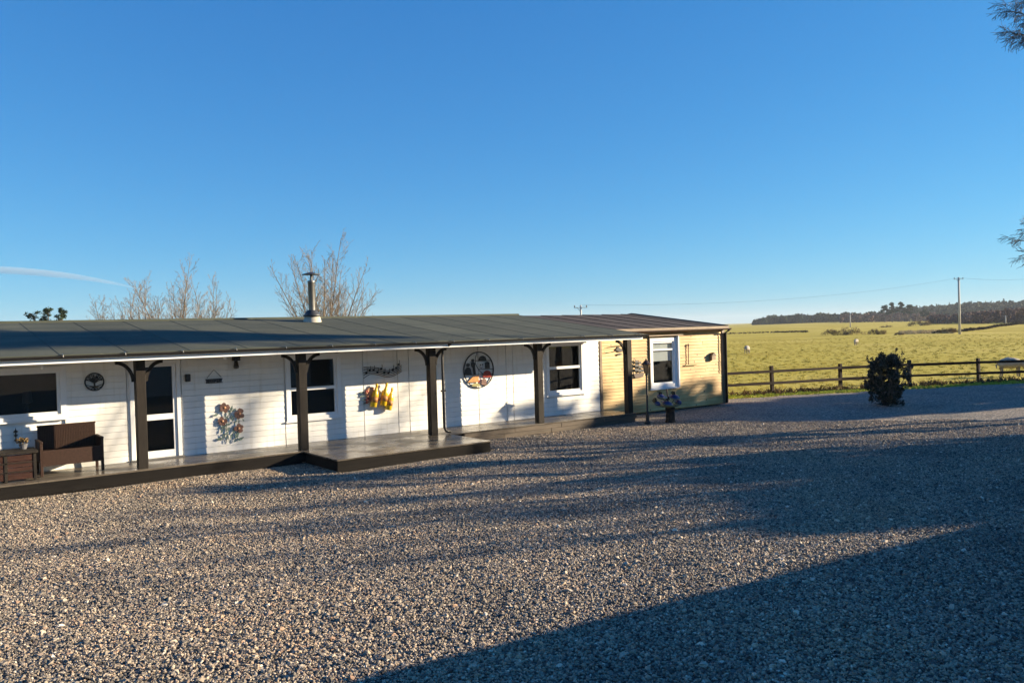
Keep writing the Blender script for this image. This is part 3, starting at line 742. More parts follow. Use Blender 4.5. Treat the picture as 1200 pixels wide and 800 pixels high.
# round tree plaque
cx_, cz_ = WP(110.5, 447.2)
o = thing('tree_plaque', 'round black metal plaque with a tree inside, on white boards by the post', 'wall art', (cx_, YA, cz_))
MB().ring((cx_, cz_), .158, .182, YA, YB, 40).build('ring', 'black_metal', o)
a = MB(); a.tube([(cx_, YA+.01, cz_-.16), (cx_, YA+.01, cz_-.04), (cx_+.005, YA+.01, cz_+.03)], [.022, .016, .012], 6)
for an in range(20, 165, 18):
    an = R(an); a.tube([(cx_, YA+.01, cz_-.03), (cx_+.07*math.cos(an), YA+.01, cz_+.055*math.sin(an)), (cx_+.15*math.cos(an), YA+.01, cz_+.01+.14*math.sin(an))], [.01, .008, .005], 5)
for an in (200, 222, 245, 295, 318, 340):
    an = R(an); a.tube([(cx_, YA+.01, cz_-.10), (cx_+.16*math.cos(an), YA+.01, cz_+.16*math.sin(an))], [.01, .006], 5)
a.build('tree_cutout', 'black_metal', o)
rr_ = random.Random(5); a = MB()
for k in range(46):
    an = rr_.uniform(.2, PI-.2); d = rr_.uniform(.07, .15); x_, z_ = cx_+d*math.cos(an), cz_+d*math.sin(an); s_ = .014
    a.plate([(x_-s_, z_), (x_, z_-s_*.6), (x_+s_, z_), (x_, z_+s_*.6)], YA+.002, YB)
a.build('leaf', 'black_metal', o)
# small finial under the left window
p = W3d(18.5, 510)
MB().tube([(p[0], YA, p[2]-.13), (p[0], YA, p[2]+.10), (p[0], YA, p[2]+.15)], [.012, .012, .002], 6).lathe((p[0], YA, p[2]), [(.012, -.02), (.04, 0), (.012, .02)], 8).lathe((p[0], YA, p[2]+.07), [(.012, -.02), (.045, 0), (.012, .03)], 8).lathe((p[0], YA, p[2]-.09), [(.012, -.02), (.035, 0), (.012, .02)], 8).build('finial', 'black_metal')
tag(bpy.data.objects['finial'], 'small black metal finial on the white boards beneath the wide window', 'wall art')
# hanging sign
o = thing('hanging_sign', 'small grey cut-out sign hanging from a cord beside the flood light', 'sign', W3d(250.5, 442))
q = W3d(250.5, 433); l = W3d(242.5, 443); r_ = W3d(259, 441.5)
MB().tube([l, q, r_], .006, 5).build('cord', 'dark_grey', o)
a = MB(); rr_ = random.Random(9)
for k in range(9):
    f_ = k/8; x_ = l[0]+(r_[0]-l[0])*f_; z_ = l[2]-.03
    a.plate([(x_-.017, z_-rr_.uniform(.06, .09)), (x_+.014, z_-rr_.uniform(.05, .08)), (x_+.017, z_-.005), (x_-.012, z_-.01)], YA, YB)
a.box(l[0]-.03, r_[0]+.03, YA+.002, YB, l[2]-.04, l[2]-.02)
a.box(l[0]-.02, r_[0]+.03, YA+.002, YB, l[2]-.115, l[2]-.1)
a.build('cut_out', 'dark_grey', o)
# metal flowers
o = thing('metal_flowers', 'metal spray of four rusty red flowers with grey green leaves on white boards', 'wall art', W3d(270, 518))
fl_px = [(263.2, 477.5, .105), (280.7, 484.5, .11), (260.6, 493.2, .095), (279.8, 501.6, .10)]
base_px = [(265.5, 518.5), (274.5, 518), (269, 518.6), (276, 517.5)]
rr_ = random.Random(4)
for (fx_, fy_, r0), (bx_, by_) in zip(fl_px, base_px):
    c = W3d(fx_, fy_); b0_ = W3d(bx_, by_)
    MB().tube([b0_, ((b0_[0]*.6+c[0]*.4)+.03, YA+.008, b0_[2]*.6+c[2]*.4), c], .009, 5).build('stem', 'verdigris', o)
    fo = MB(); n0 = 6
    for k in range(n0):
        an = 2*PI*k/n0+rr_.random(); x_, z_ = c[0]+r0*.62*math.cos(an), c[2]+r0*.62*math.sin(an); pr_ = r0*.47
        pts = [(x_+pr_*math.cos(t_)*(.9+.2*rr_.random()), z_+pr_*math.sin(t_)*(.9+.2*rr_.random())) for t_ in [2*PI*i/8 for i in range(8)]]
        fo.plate(pts, YA-.012-.004*(k % 2), YA-.005)
    fo = fo.build('flower', 'rust', o)
    MB().lathe((c[0], YA-.012, c[2]), [(.03, 0), (.028, .012), (.012, .022)], 10, (0, -1, 0)).build('flower_eye', 'peach', fo)
for (x_, y_, an, ln) in [(253, 486, 200, .11), (259, 481, 120, .08), (271, 479, 70, .12), (269, 484, 250, .1), (274, 480, 35, .09), (272, 490, 100, .12), (268, 497, 200, .1), (262, 500, 195, .12), (260, 505, 60, .1), (262, 511, 110, .09), (258, 514, 178, .13), (282, 514, 25, .13), (279, 508, 60, .1), (268, 503, 80, .1), (274, 505, 100, .1), (285, 492, 300, .06), (276, 494, 40, .08), (266, 489, 150, .07), (271, 511, 70, .1), (277, 511, 120, .1), (265, 508, 40, .09)]:
    c = W3d(x_, y_); an = R(an); dx, dz = math.cos(an), math.sin(an); nx_, nz_ = -dz, dx
    MB().plate([(c[0]-dx*ln*.6, c[2]-dz*ln*.6), (c[0]-nx_*ln*.25, c[2]-nz_*ln*.25), (c[0]+dx*ln*.7, c[2]+dz*ln*.7), (c[0]+nx_*ln*.25, c[2]+nz_*ln*.25)], YA-.004, YA+.004).build('leaf', 'verdigris', o)
# music stave
o = thing('music_stave', 'wavy black metal music stave with notes high on the white boards', 'wall art', W3d(448, 431))
for k in range(5):
    pts = []
    for i in range(25):
        f_ = i/24; xx = 426+44.5*f_; yy = 432.5-2.2*math.sin(f_*2*PI*.95+.25)+k*2.05*(1-.1*f_) - 6.5*max(0, f_-.62)**1.1*2.2 + 5*max(0, .15-f_)*4*(k-1.5)*.4
        pts.append(W3d(xx, yy))
    MB().tube(pts, .008, 5).build('stave_line', 'black_metal', o)
for (x_, y_) in [(429, 437), (433, 434), (437.5, 433.5), (442, 436), (446.5, 432), (450, 436.5), (455, 437), (460, 433), (464, 431), (467, 427)]:
    c = W3d(x_, y_); MB().lathe((c[0], YA-.006, c[2]), [(.03, 0), (.03, .01)], 10, (0, -1, .0)).box(c[0]+.022, c[0]+.032, YA-.014, YA-.006, c[2], c[2]+.11).build('note', 'black_metal', o)
# yellow bottles and fruit
o = thing('bottle_ornament', 'three yellow glazed bottles with a peach plate and red fruit on white boards', 'wall art', W3d(446, 465))
for (x0_, y0_, x1_, y1_) in [(440.5, 449.5, 436, 476.5), (452, 448.5, 447.5, 475), (458.5, 454, 453.5, 480)]:
    tp = Vector(W3d(x0_, y0_, -.06)); bt = Vector(W3d(x1_, y1_, -.06)); ax = tp-bt; L_ = ax.length
    b_ = MB().lathe(bt, [(.07, 0), (.082, .015*L_), (.084, .5*L_), (.075, .6*L_), (.04, .74*L_), (.028, .8*L_), (.026, .9*L_), (.034, .91*L_), (.034, .95*L_), (.026, .96*L_), (.026, L_)], 18, ax).build('bottle', 'yellow_glaze', o, smooth=True)
    MB().lathe(bt+ax*.2, [(.086, 0), (.0865, .24*L_)], 18, ax).build('bottle_label', 'orange_paint', b_, smooth=True)
c = W3d(435.5, 461); MB().lathe((c[0], YB, c[2]), [(.155, 0), (.165, .012), (.15, .03), (.05, .022)], 24, (0, -1, 0)).build('plate', 'peach', o, smooth=True)
rr_ = random.Random(8)
for (x_, y_) in [(429.5, 459), (431.5, 465), (443.5, 467), (430, 470), (434, 468)]:
    for k in range(5):
        c = W3d(x_+rr_.uniform(-1.2, 1.2), y_+rr_.uniform(-1.5, 1.5)); MB().lathe((c[0], YA-.03, c[2]), [(.004, -.028), (.02, -.02), (.028, 0), (.02, .02), (.004, .028)], 8).build('berry', 'red_glaze' if k % 3 else 'peach', o, smooth=True)
for (x_, y_, an) in [(425, 464, 170), (424.5, 460, 150), (427, 468, 200), (428, 472, 240)]:
    c = W3d(x_, y_); an = R(an); MB().plate([(c[0]+.07, c[2]), (c[0], c[2]-.025), (c[0]-.07, c[2]+.02*math.sin(an)), (c[0], c[2]+.025)], YA-.004, YA+.004).build('leaf', 'verdigris', o)
# round panel with figures; upper shapes blackened, the shade put into their colour
cx_, cz_ = WP(560.7, 433.2)
o = thing('round_panel', 'large round black ring panel with cut-out figures and little houses', 'wall art', (cx_, YA, cz_))
MB().ring((cx_, cz_), .462, .485, YA-.004, YB, 56).build('ring', 'black_metal', o)
def Q(x, y): p = on_y(520+x/10, 390+y/10, YA); return (p.x, p.z)
def Q3(x, y): p = on_y(520+x/10, 390+y/10, YA); return (p.x, YA+.008, p.z)
for pts in ([(395, 225), (372, 290), (372, 360), (410, 430), (462, 482)], [(372, 325), (562, 322)], [(405, 425), (578, 422)], [(240, 495), (570, 480)]):
    MB().tube([Q3(*p) for p in pts], .009, 5).build('bar', 'black_metal', o)
def dome(x0_, x1_, yb_, yt_, mat, name):
    MB().plate([Q(x1_, yb_)] + [Q((x0_+x1_)/2+(x1_-x0_)/2*math.cos(t_), yb_-(yb_-yt_)*math.sin(t_)**.8) for t_ in [PI*i/10 for i in range(1, 10)]] + [Q(x0_, yb_)], YA-.006, YA+.006).build(name, mat, o)
dome(408, 500, 330, 268, 'black_metal', 'dome'); dome(460, 560, 518, 438, 'red_glaze', 'dome'); dome(330, 430, 625, 588, 'olive_paint', 'mound')
for px_, mat, nm in (([(485, 415), (540, 415), (535, 345), (510, 335), (485, 345)], 'black_metal', 'tower'),
                     ([(280, 580), (300, 555), (350, 505), (412, 500), (405, 575)], 'orange_paint', 'roof_shape'),
                     ([(440, 605), (500, 610), (497, 545), (470, 528), (445, 550)], 'rust', 'arch_shape'),
                     ([(250, 488), (330, 492), (318, 425), (300, 402), (270, 405), (252, 430)], 'black_metal', 'figure'),
                     ([(350, 490), (378, 488), (366, 405), (368, 355), (345, 338), (322, 350), (322, 385), (338, 410)], 'black_metal', 'figure')):
    MB().plate([Q(*p) for p in px_], YA-.006, YA+.006).build(nm, mat, o)
for (x_, y_, r0) in ((285, 375, 21), (340, 322, 18)):
    MB().plate([Q(x_+r0*math.cos(t_), y_+r0*math.sin(t_)) for t_ in [2*PI*i/12 for i in range(12)]], YA-.006, YA+.006).build('head', 'black_metal', o)
MB().tube([Q3(422, 395), Q3(440, 412), Q3(462, 392)], .008, 5).build('curve', 'black_metal', o)
for (x_, y_) in ((430, 375), (455, 372), (418, 560), (425, 535), (412, 575)):
    MB().plate([Q(x_+7*math.cos(t_), y_+9*math.sin(t_)) for t_ in [2*PI*i/8 for i in range(8)]], YA-.006, YA+.006).build('dot', 'black_metal' if y_ < 400 else 'red_glaze', o)  # upper dots black with the shade painted in, lower ones red
# pieces on the pine end
o = thing('bird_ornament', 'thin dark metal bird ornament on the bare pine boards beside the last post', 'wall art', W3d(722, 410))
MB().tube([W3d(711, 407), W3d(722, 405.5), W3d(731, 405)], .008, 5).build('wire', 'black_metal', o)
MB().tube([W3d(709, 414), W3d(716, 412.5), W3d(722, 411)], .006, 5).build('wire', 'black_metal', o)
MB().plate([(WP(x_, y_)) for x_, y_ in ((721, 410), (724, 406), (727, 409), (731, 408.5), (729, 411.5), (725, 412))], YA, YB).build('bird', 'black_metal', o)
MB().plate([(WP(x_, y_)) for x_, y_ in ((722, 415), (726, 413.5), (729, 414.5), (725, 416.5))], YA, YB).build('bird', 'black_metal', o)
o = thing('ship_ornament', 'dark cut-out sailing ship on the bare pine boards behind the lamp post', 'wall art', W3d(749, 440))
MB().plate([WP(x_, y_) for x_, y_ in ((742, 438), (754.5, 436.5), (753, 441.5), (744, 443))], YA, YB).build('hull', 'brown_paint', o)
for (x_, y0_, y1_) in ((745.2, 438, 421), (749, 437, 422), (752.5, 437, 427)): MB().tube([W3d(x_, y0_), W3d(x_-.6, y1_)], .01, 5).build('mast', 'black_metal', o)
for (x_, y_, w_) in ((745, 423.5, 3), (745, 428, 3.6), (745, 433, 4), (749, 425, 3), (749, 429.5, 3.4), (749, 434, 3.6), (752.6, 430, 2), (752.6, 434, 2.2)):
    MB().plate([WP(x_-w_/2, y_-1.3), WP(x_+w_/2, y_-1.5), WP(x_+w_/2+.4, y_+1.4), WP(x_-w_/2+.3, y_+1.5)], YA-.012, YA-.004).build('sail', 'dark_grey', o)
o = thing('flag_ornament', 'thin dark upright rod with a cross foot on the pine boards right of the window', 'wall art', W3d(806, 427))
MB().tube([W3d(806.8, 427), W3d(806.6, 404)], .014, 6).lathe(W3d(806.6, 406), [(.01, 0), (.035, .04), (.01, .1)], 8).build('rod', 'brown_paint', o)
MB().tube([W3d(803, 428), W3d(816, 427)], .022, 6).build('foot', 'olive_paint', o)
o = thing('bird_box', 'little brown bird box high on the pine boards near the corner', 'bird box', W3d(834.5, 420))
c = W3d(834.5, 419.5); MB().box(c[0]-.1, c[0]+.1, YA-.08, YB, c[2]-.06, c[2]+.06).build('box', 'trim_tan', o, bevel=.004)
MB().plate([(c[0]-.14, c[2]+.07), (c[0]+.14, c[2]+.07), (c[0], c[2]+.19)], YA-.1, YB).build('roof', 'brown_paint', o)

# ------------------------------------------------------------------ furniture on the verandah
o = thing('rattan_bench', 'dark brown rattan two seat bench against the white boards', 'bench', (-1.15, .7, DK))
xa, xb = -1.70, -.62
a = MB().box(xa+.04, xb-.04, .98, 1.01, .66, 1.14)
n = 34
for k in range(n):
    x_ = xa+.05+(xb-xa-.1)*(k+.5)/n; a.box(x_-.010, x_+.010, .965, .98, .66, 1.13)
a.build('backrest', 'rattan', o)
MB().tube([(xa+.03, .985, 1.14), (xb-.03, .985, 1.14)], .018, 8).build('top_rail', 'rattan', o)
MB().box(xa+.06, xb-.06, .42, .96, .63, .70).build('seat', 'rattan', o, bevel=.02)
MB().box(xa+.04, xb-.04, .40, .425, .44, .73).build('front_panel', 'rattan', o)
for x_ in (xa, xb-.05):
    MB().box(x_+.01, x_+.04, .45, 1.0, .5, .86).build('arm_panel', 'rattan', o)
    MB().box(x_-.005, x_+.055, .39, 1.02, .86, .90).build('armrest', 'rattan', o, bevel=.01)
    for y_ in (.40, .97): MB().box(x_, x_+.05, y_, y_+.05, DK+.003, .86).build('leg', 'rattan', o, bevel=.006)
o = thing('storage_chest', 'dark wooden storage chest with red brown slatted panels beside the rattan bench', 'chest', (-2.3, .45, DK))
xa, xb, y0_, y1_ = -2.75, -1.79, .14, .72
for x_ in (xa, xa+.455, xb-.05):
    for y_ in (y0_, y1_-.05):
        MB().box(x_, x_+.05, y_, y_+.05, DK+.003, .74).build('corner_post', 'dark_wood', o, bevel=.005)
for k in range(4):
    z_ = .29+k*.112
    MB().box(xa+.052, xa+.453, y0_+.012, y0_+.034, z_, z_+.105).build('slat', 'red_wood', o, bevel=.004)
    MB().box(xa+.507, xb-.052, y0_+.012, y0_+.034, z_, z_+.105).build('slat', 'red_wood', o, bevel=.004)
    MB().box(xb-.034, xb-.012, y0_+.052, y1_-.052, z_, z_+.105).build('slat', 'red_wood', o, bevel=.004)
    MB().box(xa+.012, xa+.034, y0_+.052, y1_-.052, z_, z_+.105).build('slat', 'red_wood', o, bevel=.004)
for z_ in (.42, .58): MB().box(xa+.052, xb-.052, y0_+.0, y0_+.010, z_, z_+.02).build('band', 'dark_wood', o)
MB().box(xa-.03, xb+.03, y0_-.03, y1_+.03, .742, .79).build('lid', 'dark_wood', o, bevel=.008)
o = thing('plant_pot', 'small grey pot with a dried plant on the storage chest lid', 'pot', (-1.95, .5, .791))
MB().lathe((-1.95, .5, .792), [(.05, 0), (.075, .09), (.08, .1), (.065, .1)], 14).build('pot', 'ceramic', o)
V, Fq = leaf_quads([(-1.95, .5, .95, .13, .1, .07, 90)], .028); np_mesh('leaves', V, Fq, 'dead_blade', o)

# ------------------------------------------------------------------ lamp post and garden ornament
lx, ly = 13.05, -.72
o = thing('lamp_post', 'slim dark garden lamp post with copper lantern before the end of the verandah', 'lamp', (lx, ly, 0))
MB().lathe((lx, ly, -.01), [(.085, 0), (.085, .05), (.05, .09), (.045, .32), (.028, .36), (.024, 1.34), (.04, 1.36), (.04, 1.39), (.02, 1.41)], 14).build('pole', 'black_metal', o, smooth=False)
MB().lathe((lx, ly, 1.40), [(.05, 0), (.10, .24)], 6).build('lantern_glass', 'amber_glass', o)
a = MB()
for k in range(6):
    an = 2*PI*k/6
    a.tube([(lx+.052*math.cos(an+.0), ly+.052*math.sin(an), 1.40), (lx+.105*math.cos(an), ly+.105*math.sin(an), 1.645)], .008, 4)
a.build('lantern_frame', 'copper', o)
MB().lathe((lx, ly, 1.642), [(.135, 0), (.14, .015), (.07, .09), (.05, .11), (.02, .12), (.025, .15), (.004, .18)], 12).build('lantern_cap', 'brown_paint', o)
ox, oy = 13.76, -.92
o = thing('flower_ornament', 'garden ornament of blue and pale glazed petals on a dark stump by the pine wall', 'ornament', (ox, oy, 0))
MB().lathe((ox, oy, -.02), [(.16, 0), (.135, .06), (.12, .3), (.14, .4), (.13, .42)], 14).build('stump', 'dark_wood', o)
MB().lathe((ox, oy, .40), [(.06, 0), (.2, .03), (.3, .07), (.29, .085), (.1, .04)], 20).build('bowl', 'moss_green', o, smooth=True)
for (x_, y_, w_) in ((774.8, 464.5, .14), (791, 465, .15), (782, 472.4, .16), (795.5, 471, .10), (770.5, 472.5, .10)):
    p = on_y(x_, y_, oy); 
    pe = MB().lathe((p.x, oy+rnd.uniform(-.08, .08), p.z-.03), [(.03, -.03), (w_*.8, .0), (w_*1.12, .03), (w_*1.1, .045), (w_*.7, .03)], 18, (.15*rnd.uniform(-1, 1), -.35, 1)).build('petal_dish', 'pale_glaze', o, smooth=True)
    MB().lathe((p.x, oy, p.z), [(w_*.85, -.035), (w_*.9, .0), (w_*.55, .05), (.02, .06)], 16, (0, -.45, 1)).build('blue_bloom', 'blue_glaze', pe, smooth=True)
    MB().tube([(ox, oy, .42), (p.x*.6+ox*.4, oy+.01, p.z-.12), (p.x, oy, p.z-.04)], .014, 5).build('stalk', 'moss_green', o)
for (x_, y_) in ((768, 469), (774.5, 460.5), (790, 460), (783, 467)):
    p = on_y(x_, y_, oy); V, Fq = leaf_quads([(p.x, oy+.03, p.z, .09, .06, .05, 40)], .035); np_mesh('leaf_cluster', V, Fq, 'bush_leaf', o)
p = on_y(781, 455.5, oy); MB().tube([(ox-.05, oy, .42), (p.x, oy, p.z)], .018, 6).build('stake', 'rust', o)

# ------------------------------------------------------------------ fence
fp = [(14.2, 6.1), (17.5, 5.2), (20.8, 4.22), (24.11, 3.22), (27.34, 2.26), (30.36, .96), (33.03, -.62), (35.7, -2.2), (38.3, -3.8)]
fo = thing('post_and_rail_fence', 'low brown wooden post and rail fence along the pasture edge', 'fence', (27.34, 2.26, 0))
hb = [field_z(x_, y_)-.02 for x_, y_ in fp]
for (x_, y_), z_ in zip(fp, hb):
    p = MB().box(-.06, .06, -.06, .06, -.2, 1.0+rnd.uniform(-.02, .05)).build('post', 'fence_wood', None, bevel=.01)
    p.parent = fo; p.location = Vector((x_, y_, z_))-fo.location; p.rotation_euler = (rnd.uniform(-.03, .03), rnd.uniform(-.03, .03), math.atan2(fp[4][1]-fp[3][1], fp[4][0]-fp[3][0])+rnd.uniform(-.1, .1))
for i in range(len(fp)-1):
    A = Vector((*fp[i], hb[i])); B = Vector((*fp[i+1], hb[i+1])); d = (B-A).normalized(); nrm = Vector((d.y, -d.x, 0)).normalized()
    if nrm.y > 0: nrm = -nrm
    for hgt in (.36, .82):
        vs = []
        for dz in (-.05, .05):
            for (P, ex) in ((A, -.04), (B, .04)):
                for off in ((.062, .10) if P is A else (.10, .062)):
                    vs.append(P+d*ex+nrm*off+Vector((0, 0, hgt+dz+rnd.uniform(-.015, .015))))
        MB().hexa([vs[0], vs[3], vs[2], vs[1], vs[4], vs[7], vs[6], vs[5]]).build('rail', 'fence_wood', fo)

# ------------------------------------------------------------------ shrub in the yard
bx, by = 21.5, -3.0
o = thing('leafy_shrub', 'dark dense evergreen shrub standing on the gravel before the fence', 'shrub', (bx, by, 0))
rb = random.Random(12); tw = MB(); cl = []
def shrub_r(h): return .31+.42*math.sin(min(1, max(0, (h+.1)/1.25))*PI*.60)*(1 if h < .95 else max(.3, 1-(h-.95)*1.15))
for k in range(150):
    h = rb.uniform(.06, 1.58); an = rb.uniform(0, 2*PI); r0 = shrub_r(h)*rb.random()**.5*.9*(1+.28*math.sin(3*an+4*h))
    cl.append((bx+r0*math.cos(an), by+r0*math.sin(an), h, .12, .12, .12, rb.randint(35, 90)))
for k in range(34):
    an = rb.uniform(0, 2*PI); h = rb.uniform(.35, 1.5); r0 = shrub_r(h)*.9
    tip = Vector((bx+r0*math.cos(an)*1.2, by+r0*math.sin(an)*1.2, h+rb.uniform(.05, .34)))
    tw.tube([(bx+rb.uniform(-.1, .1), by, .05), (bx+r0*.6*math.cos(an), by+r0*.6*math.sin(an), h*.7), tip], [.02, .012, .005], 4)
    cl.append((tip.x, tip.y, tip.z, .05, .05, .07, 14))
tw.build('stem', 'bark', o)
V, Fq = leaf_quads(cl, .042, .45); np_mesh('foliage', V, Fq, 'bush_leaf', o)

# ------------------------------------------------------------------ sheep
def sheep(px, py, dist_hint, heading, label, scale=1.0, head_down=True):
    g0 = on_z(px, py, .0)
    for k in range(4): g0 = on_z(px, py, field_z(g0.x, g0.y))
    base = Vector((g0.x, g0.y, field_z(g0.x, g0.y)))
    o = thing('sheep', label, 'sheep', base)
    n, mrow = 14, 12; vs = []; rr_ = random.Random(int(px))
    for i in range(mrow+1):
        f_ = i/mrow; x_ = -.52+1.04*f_
        prof = math.sin(PI*min(1, max(.0, f_)))**.42
        ry, rz = .25*prof+.005, .27*prof+.005
        for k in range(n):
            a = 2*PI*k/n; j = 1+.07*rr_.uniform(-1, 1)
            vs.append((x_, ry*math.cos(a)*j, .56+.03*math.sin(f_*3)+rz*math.sin(a)*j*(1.0 if math.sin(a) > 0 else .86)))
    fs = [(i*n+k, i*n+(k+1) % n, (i+1)*n+(k+1) % n, (i+1)*n+k) for i in range(mrow) for k in range(n)] + [tuple(range(n))[::-1], tuple(mrow*n+k for k in range(n))]
    body = MB().add(vs, fs)
    if head_down: hp = [(.42, 0, .62), (.58, 0, .50), (.68, 0, .30), (.74, 0, .14), (.77, 0, .08)]
    else: hp = [(.42, 0, .66), (.56, 0, .80), (.66, 0, .90), (.78, 0, .85), (.84, 0, .80)]
    body.tube(hp[:3], [.17, .13, .10], 8)
    b_ = body.build('body', 'wool', None, smooth=True); h_ = MB().tube(hp[2:], [.088, .07, .045], 8).build('head', 'sheep_face', None, smooth=True)
    parts = [b_, h_]
    for s_ in (-1, 1):
        ex = hp[2]; e_ = MB().tube([(ex[0], s_*.06, ex[2]+.03), (ex[0]-.02, s_*.16, ex[2]+.03)], [.03, .012], 5).build('ear', 'sheep_face', None); parts.append(e_)
        for x_ in (-.36, .32):
            parts.append(MB().tube([(x_, s_*.12, .42), (x_+(.02 if x_ < 0 else 0), s_*.12, .24), (x_-(.02 if x_ < 0 else 0), s_*.12, .0)], [.06, .033, .028], 6).build('leg', 'sheep_face', None))
    parts.append(MB().tube([(-.5, 0, .62), (-.56, 0, .5), (-.55, 0, .38)], [.05, .04, .02], 6).build('tail', 'wool', None))
    for p in parts: p.parent = o; p.location = (0, 0, 0)
    o.rotation_euler = (0, 0, heading); o.scale = (scale,)*3
    return o
CR = math.atan2(RT.y, RT.x)
sheep(1184, 441, 38, CR-.25, 'white sheep grazing close behind the fence rails', 1.0)
sheep(875.5, 414.5, 74, CR+1.0, 'single white sheep grazing in open pasture beyond the cabin end', .85)
sheep(1003.5, 404.5, 90, CR-2.2, 'far white sheep in pasture before the brown scrub bushes', .85)

# ------------------------------------------------------------------ trees
def bare_tree(name, label, base, height, spread, seed, stems=1, group=None, mat='bark', twig='bark', upright=.5, levels=5, droop=0, lean=None, first=.25, trunk_r=None, gnum=(3, 5), minr=.013):
    o = thing(name, label, 'tree', base, group)
    r = random.Random(seed); tb = MB(); cb = MB()
    def grow(p, d, ln, rad, lev):
        n = 4 if lev > levels-2 else 3; pts = [p.copy()]; rads = [rad]; q = p.copy(); dd = d.copy()
        for i in range(n):
            j = Vector((r.uniform(-1, 1), r.uniform(-1, 1), r.uniform(-1, 1)))*.16
            upv = Vector((0, 0, 1))*(.10*upright if lev > 1 else (.12*upright - droop*.5))
            dd = (dd+j+upv).normalized(); q = q+dd*(ln/n); pts.append(q.copy()); rads.append(max(minr, rad*(1-.42*(i+1)/n)))
        (tb if lev >= levels-1 else cb).tube(pts, rads, 6 if lev >= levels-1 else (4 if lev > 1 else 3), cap=False)
        if lev == 0: return
        kids = r.randint(*gnum)
        for k in range(kids):
            f_ = r.uniform(.3, 1.0) if k else 1.0; ip = min(n-1, int(f_*n)); pp = pts[ip]+(pts[ip+1]-pts[ip])*(f_*n-ip) if f_ < 1 else pts[-1]
            ax = dd.orthogonal().normalized(); ax.rotate(Matrix.Rotation(r.uniform(0, 2*PI), 3, dd))
            ang = r.uniform(.3, .75)*spread if k else r.uniform(.05, .3)
            nd = dd.copy(); nd.rotate(Matrix.Rotation(ang, 3, ax))
            grow(pp, nd, ln*r.uniform(.55, .8), rads[min(ip+1, n)]*r.uniform(.55, .8), lev-1)
    for s_ in range(stems):
        a = 2*PI*s_/max(1, stems)+r.random(); tl = .0 if stems == 1 else r.uniform(.12, .55)
        d = Vector((math.cos(a)*tl, math.sin(a)*tl, 1)).normalized()
        if lean: d = (d+Vector(lean)).normalized()
        rad = trunk_r or height*.014
        grow(Vector(base), d, height*r.uniform(.36, .42)*(1 if stems == 1 else r.uniform(.75, 1.0)), rad*(1 if s_ == 0 else r.uniform(.6, .9)), levels)
    tb.build('trunk', mat, o); cb.build('crown', twig, o)
    return o
def gpt(px, dep): p = at(px, 380, dep); return Vector((p.x, p.y, field_z(p.x, p.y)-.1))
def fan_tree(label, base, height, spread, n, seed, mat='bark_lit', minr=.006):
    """several stems fanning up from a low bole, each set with short ascending side shoots"""
    o = thing('bare_tree', label, 'tree', base); r = random.Random(seed); tb = MB(); cb = MB(); b0 = Vector(base)
    def shoot(p, d, ln, rad, lev, up):
        k_ = 6 if lev > 1 else 4; pts = [p.copy()]; dd = d.normalized(); q = p.copy()
        for i in range(k_):
            dd = (dd+Vector((r.uniform(-1, 1), r.uniform(-1, 1), r.uniform(-.6, .6)))*.09+Vector((0, 0, up))).normalized(); q = q+dd*(ln/k_); pts.append(q.copy())
        rads = [max(minr, rad*(1-.8*i/k_)) for i in range(k_+1)]
        (tb if lev == 3 else cb).tube(pts, rads, 6 if lev == 3 else (4 if lev == 2 else 3), cap=False)
        if lev <= 0: return
        m_ = {3: int(ln/.26), 2: max(3, int(ln/.2)), 1: max(1, int(ln/.25))}[lev]
        for k in range(m_):
            f_ = (.22 if lev == 3 else .15)+.8*(k+r.random()*.6)/m_; f_ = min(f_, .98); i = min(k_-1, int(f_*k_)); pp = pts[i]+(pts[i+1]-pts[i])*(f_*k_-i); di = (pts[i+1]-pts[i]).normalized()
            ax = di.orthogonal().normalized(); ax.rotate(Matrix.Rotation(r.uniform(0, 2*PI), 3, di)); nd = di.copy(); nd.rotate(Matrix.Rotation(r.uniform(.45, .85), 3, ax))
            shoot(pp, nd, {3: (.2+.16*r.random())*ln*(1.1-.7*f_), 2: (.3+.2*r.random())*ln*(1.1-.6*f_), 1: .35*ln}[lev], rads[i]*.42, lev-1, .09)
    tb.tube([b0, b0+Vector((.03, 0, height*.16))], [height*.022, height*.016], 8)
    for k in range(n):
        a = 2*PI*k/n+r.uniform(-.3, .3); tl = spread*(.12 if k == 0 else r.uniform(.35, 1.0)); d = Vector((math.cos(a)*tl, math.sin(a)*tl, 1))
        shoot(b0+Vector((0, 0, height*(.05+.1*r.random()))), d, height*(.92 if k == 0 else r.uniform(.7, .9)-.18*tl*tl), height*.0068*r.uniform(.7, 1.1), 3, .05)
    tb.build('trunk', mat, o); cb.build('crown', mat, o); return o
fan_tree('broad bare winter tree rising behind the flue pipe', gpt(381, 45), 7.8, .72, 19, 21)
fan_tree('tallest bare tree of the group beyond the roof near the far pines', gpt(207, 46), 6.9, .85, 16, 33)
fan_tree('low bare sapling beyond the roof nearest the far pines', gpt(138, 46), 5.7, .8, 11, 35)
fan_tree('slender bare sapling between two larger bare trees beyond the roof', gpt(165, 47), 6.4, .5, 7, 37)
fan_tree('bare sapling on the flue side of the group beyond the roof', gpt(246, 46), 6.1, .8, 10, 39)

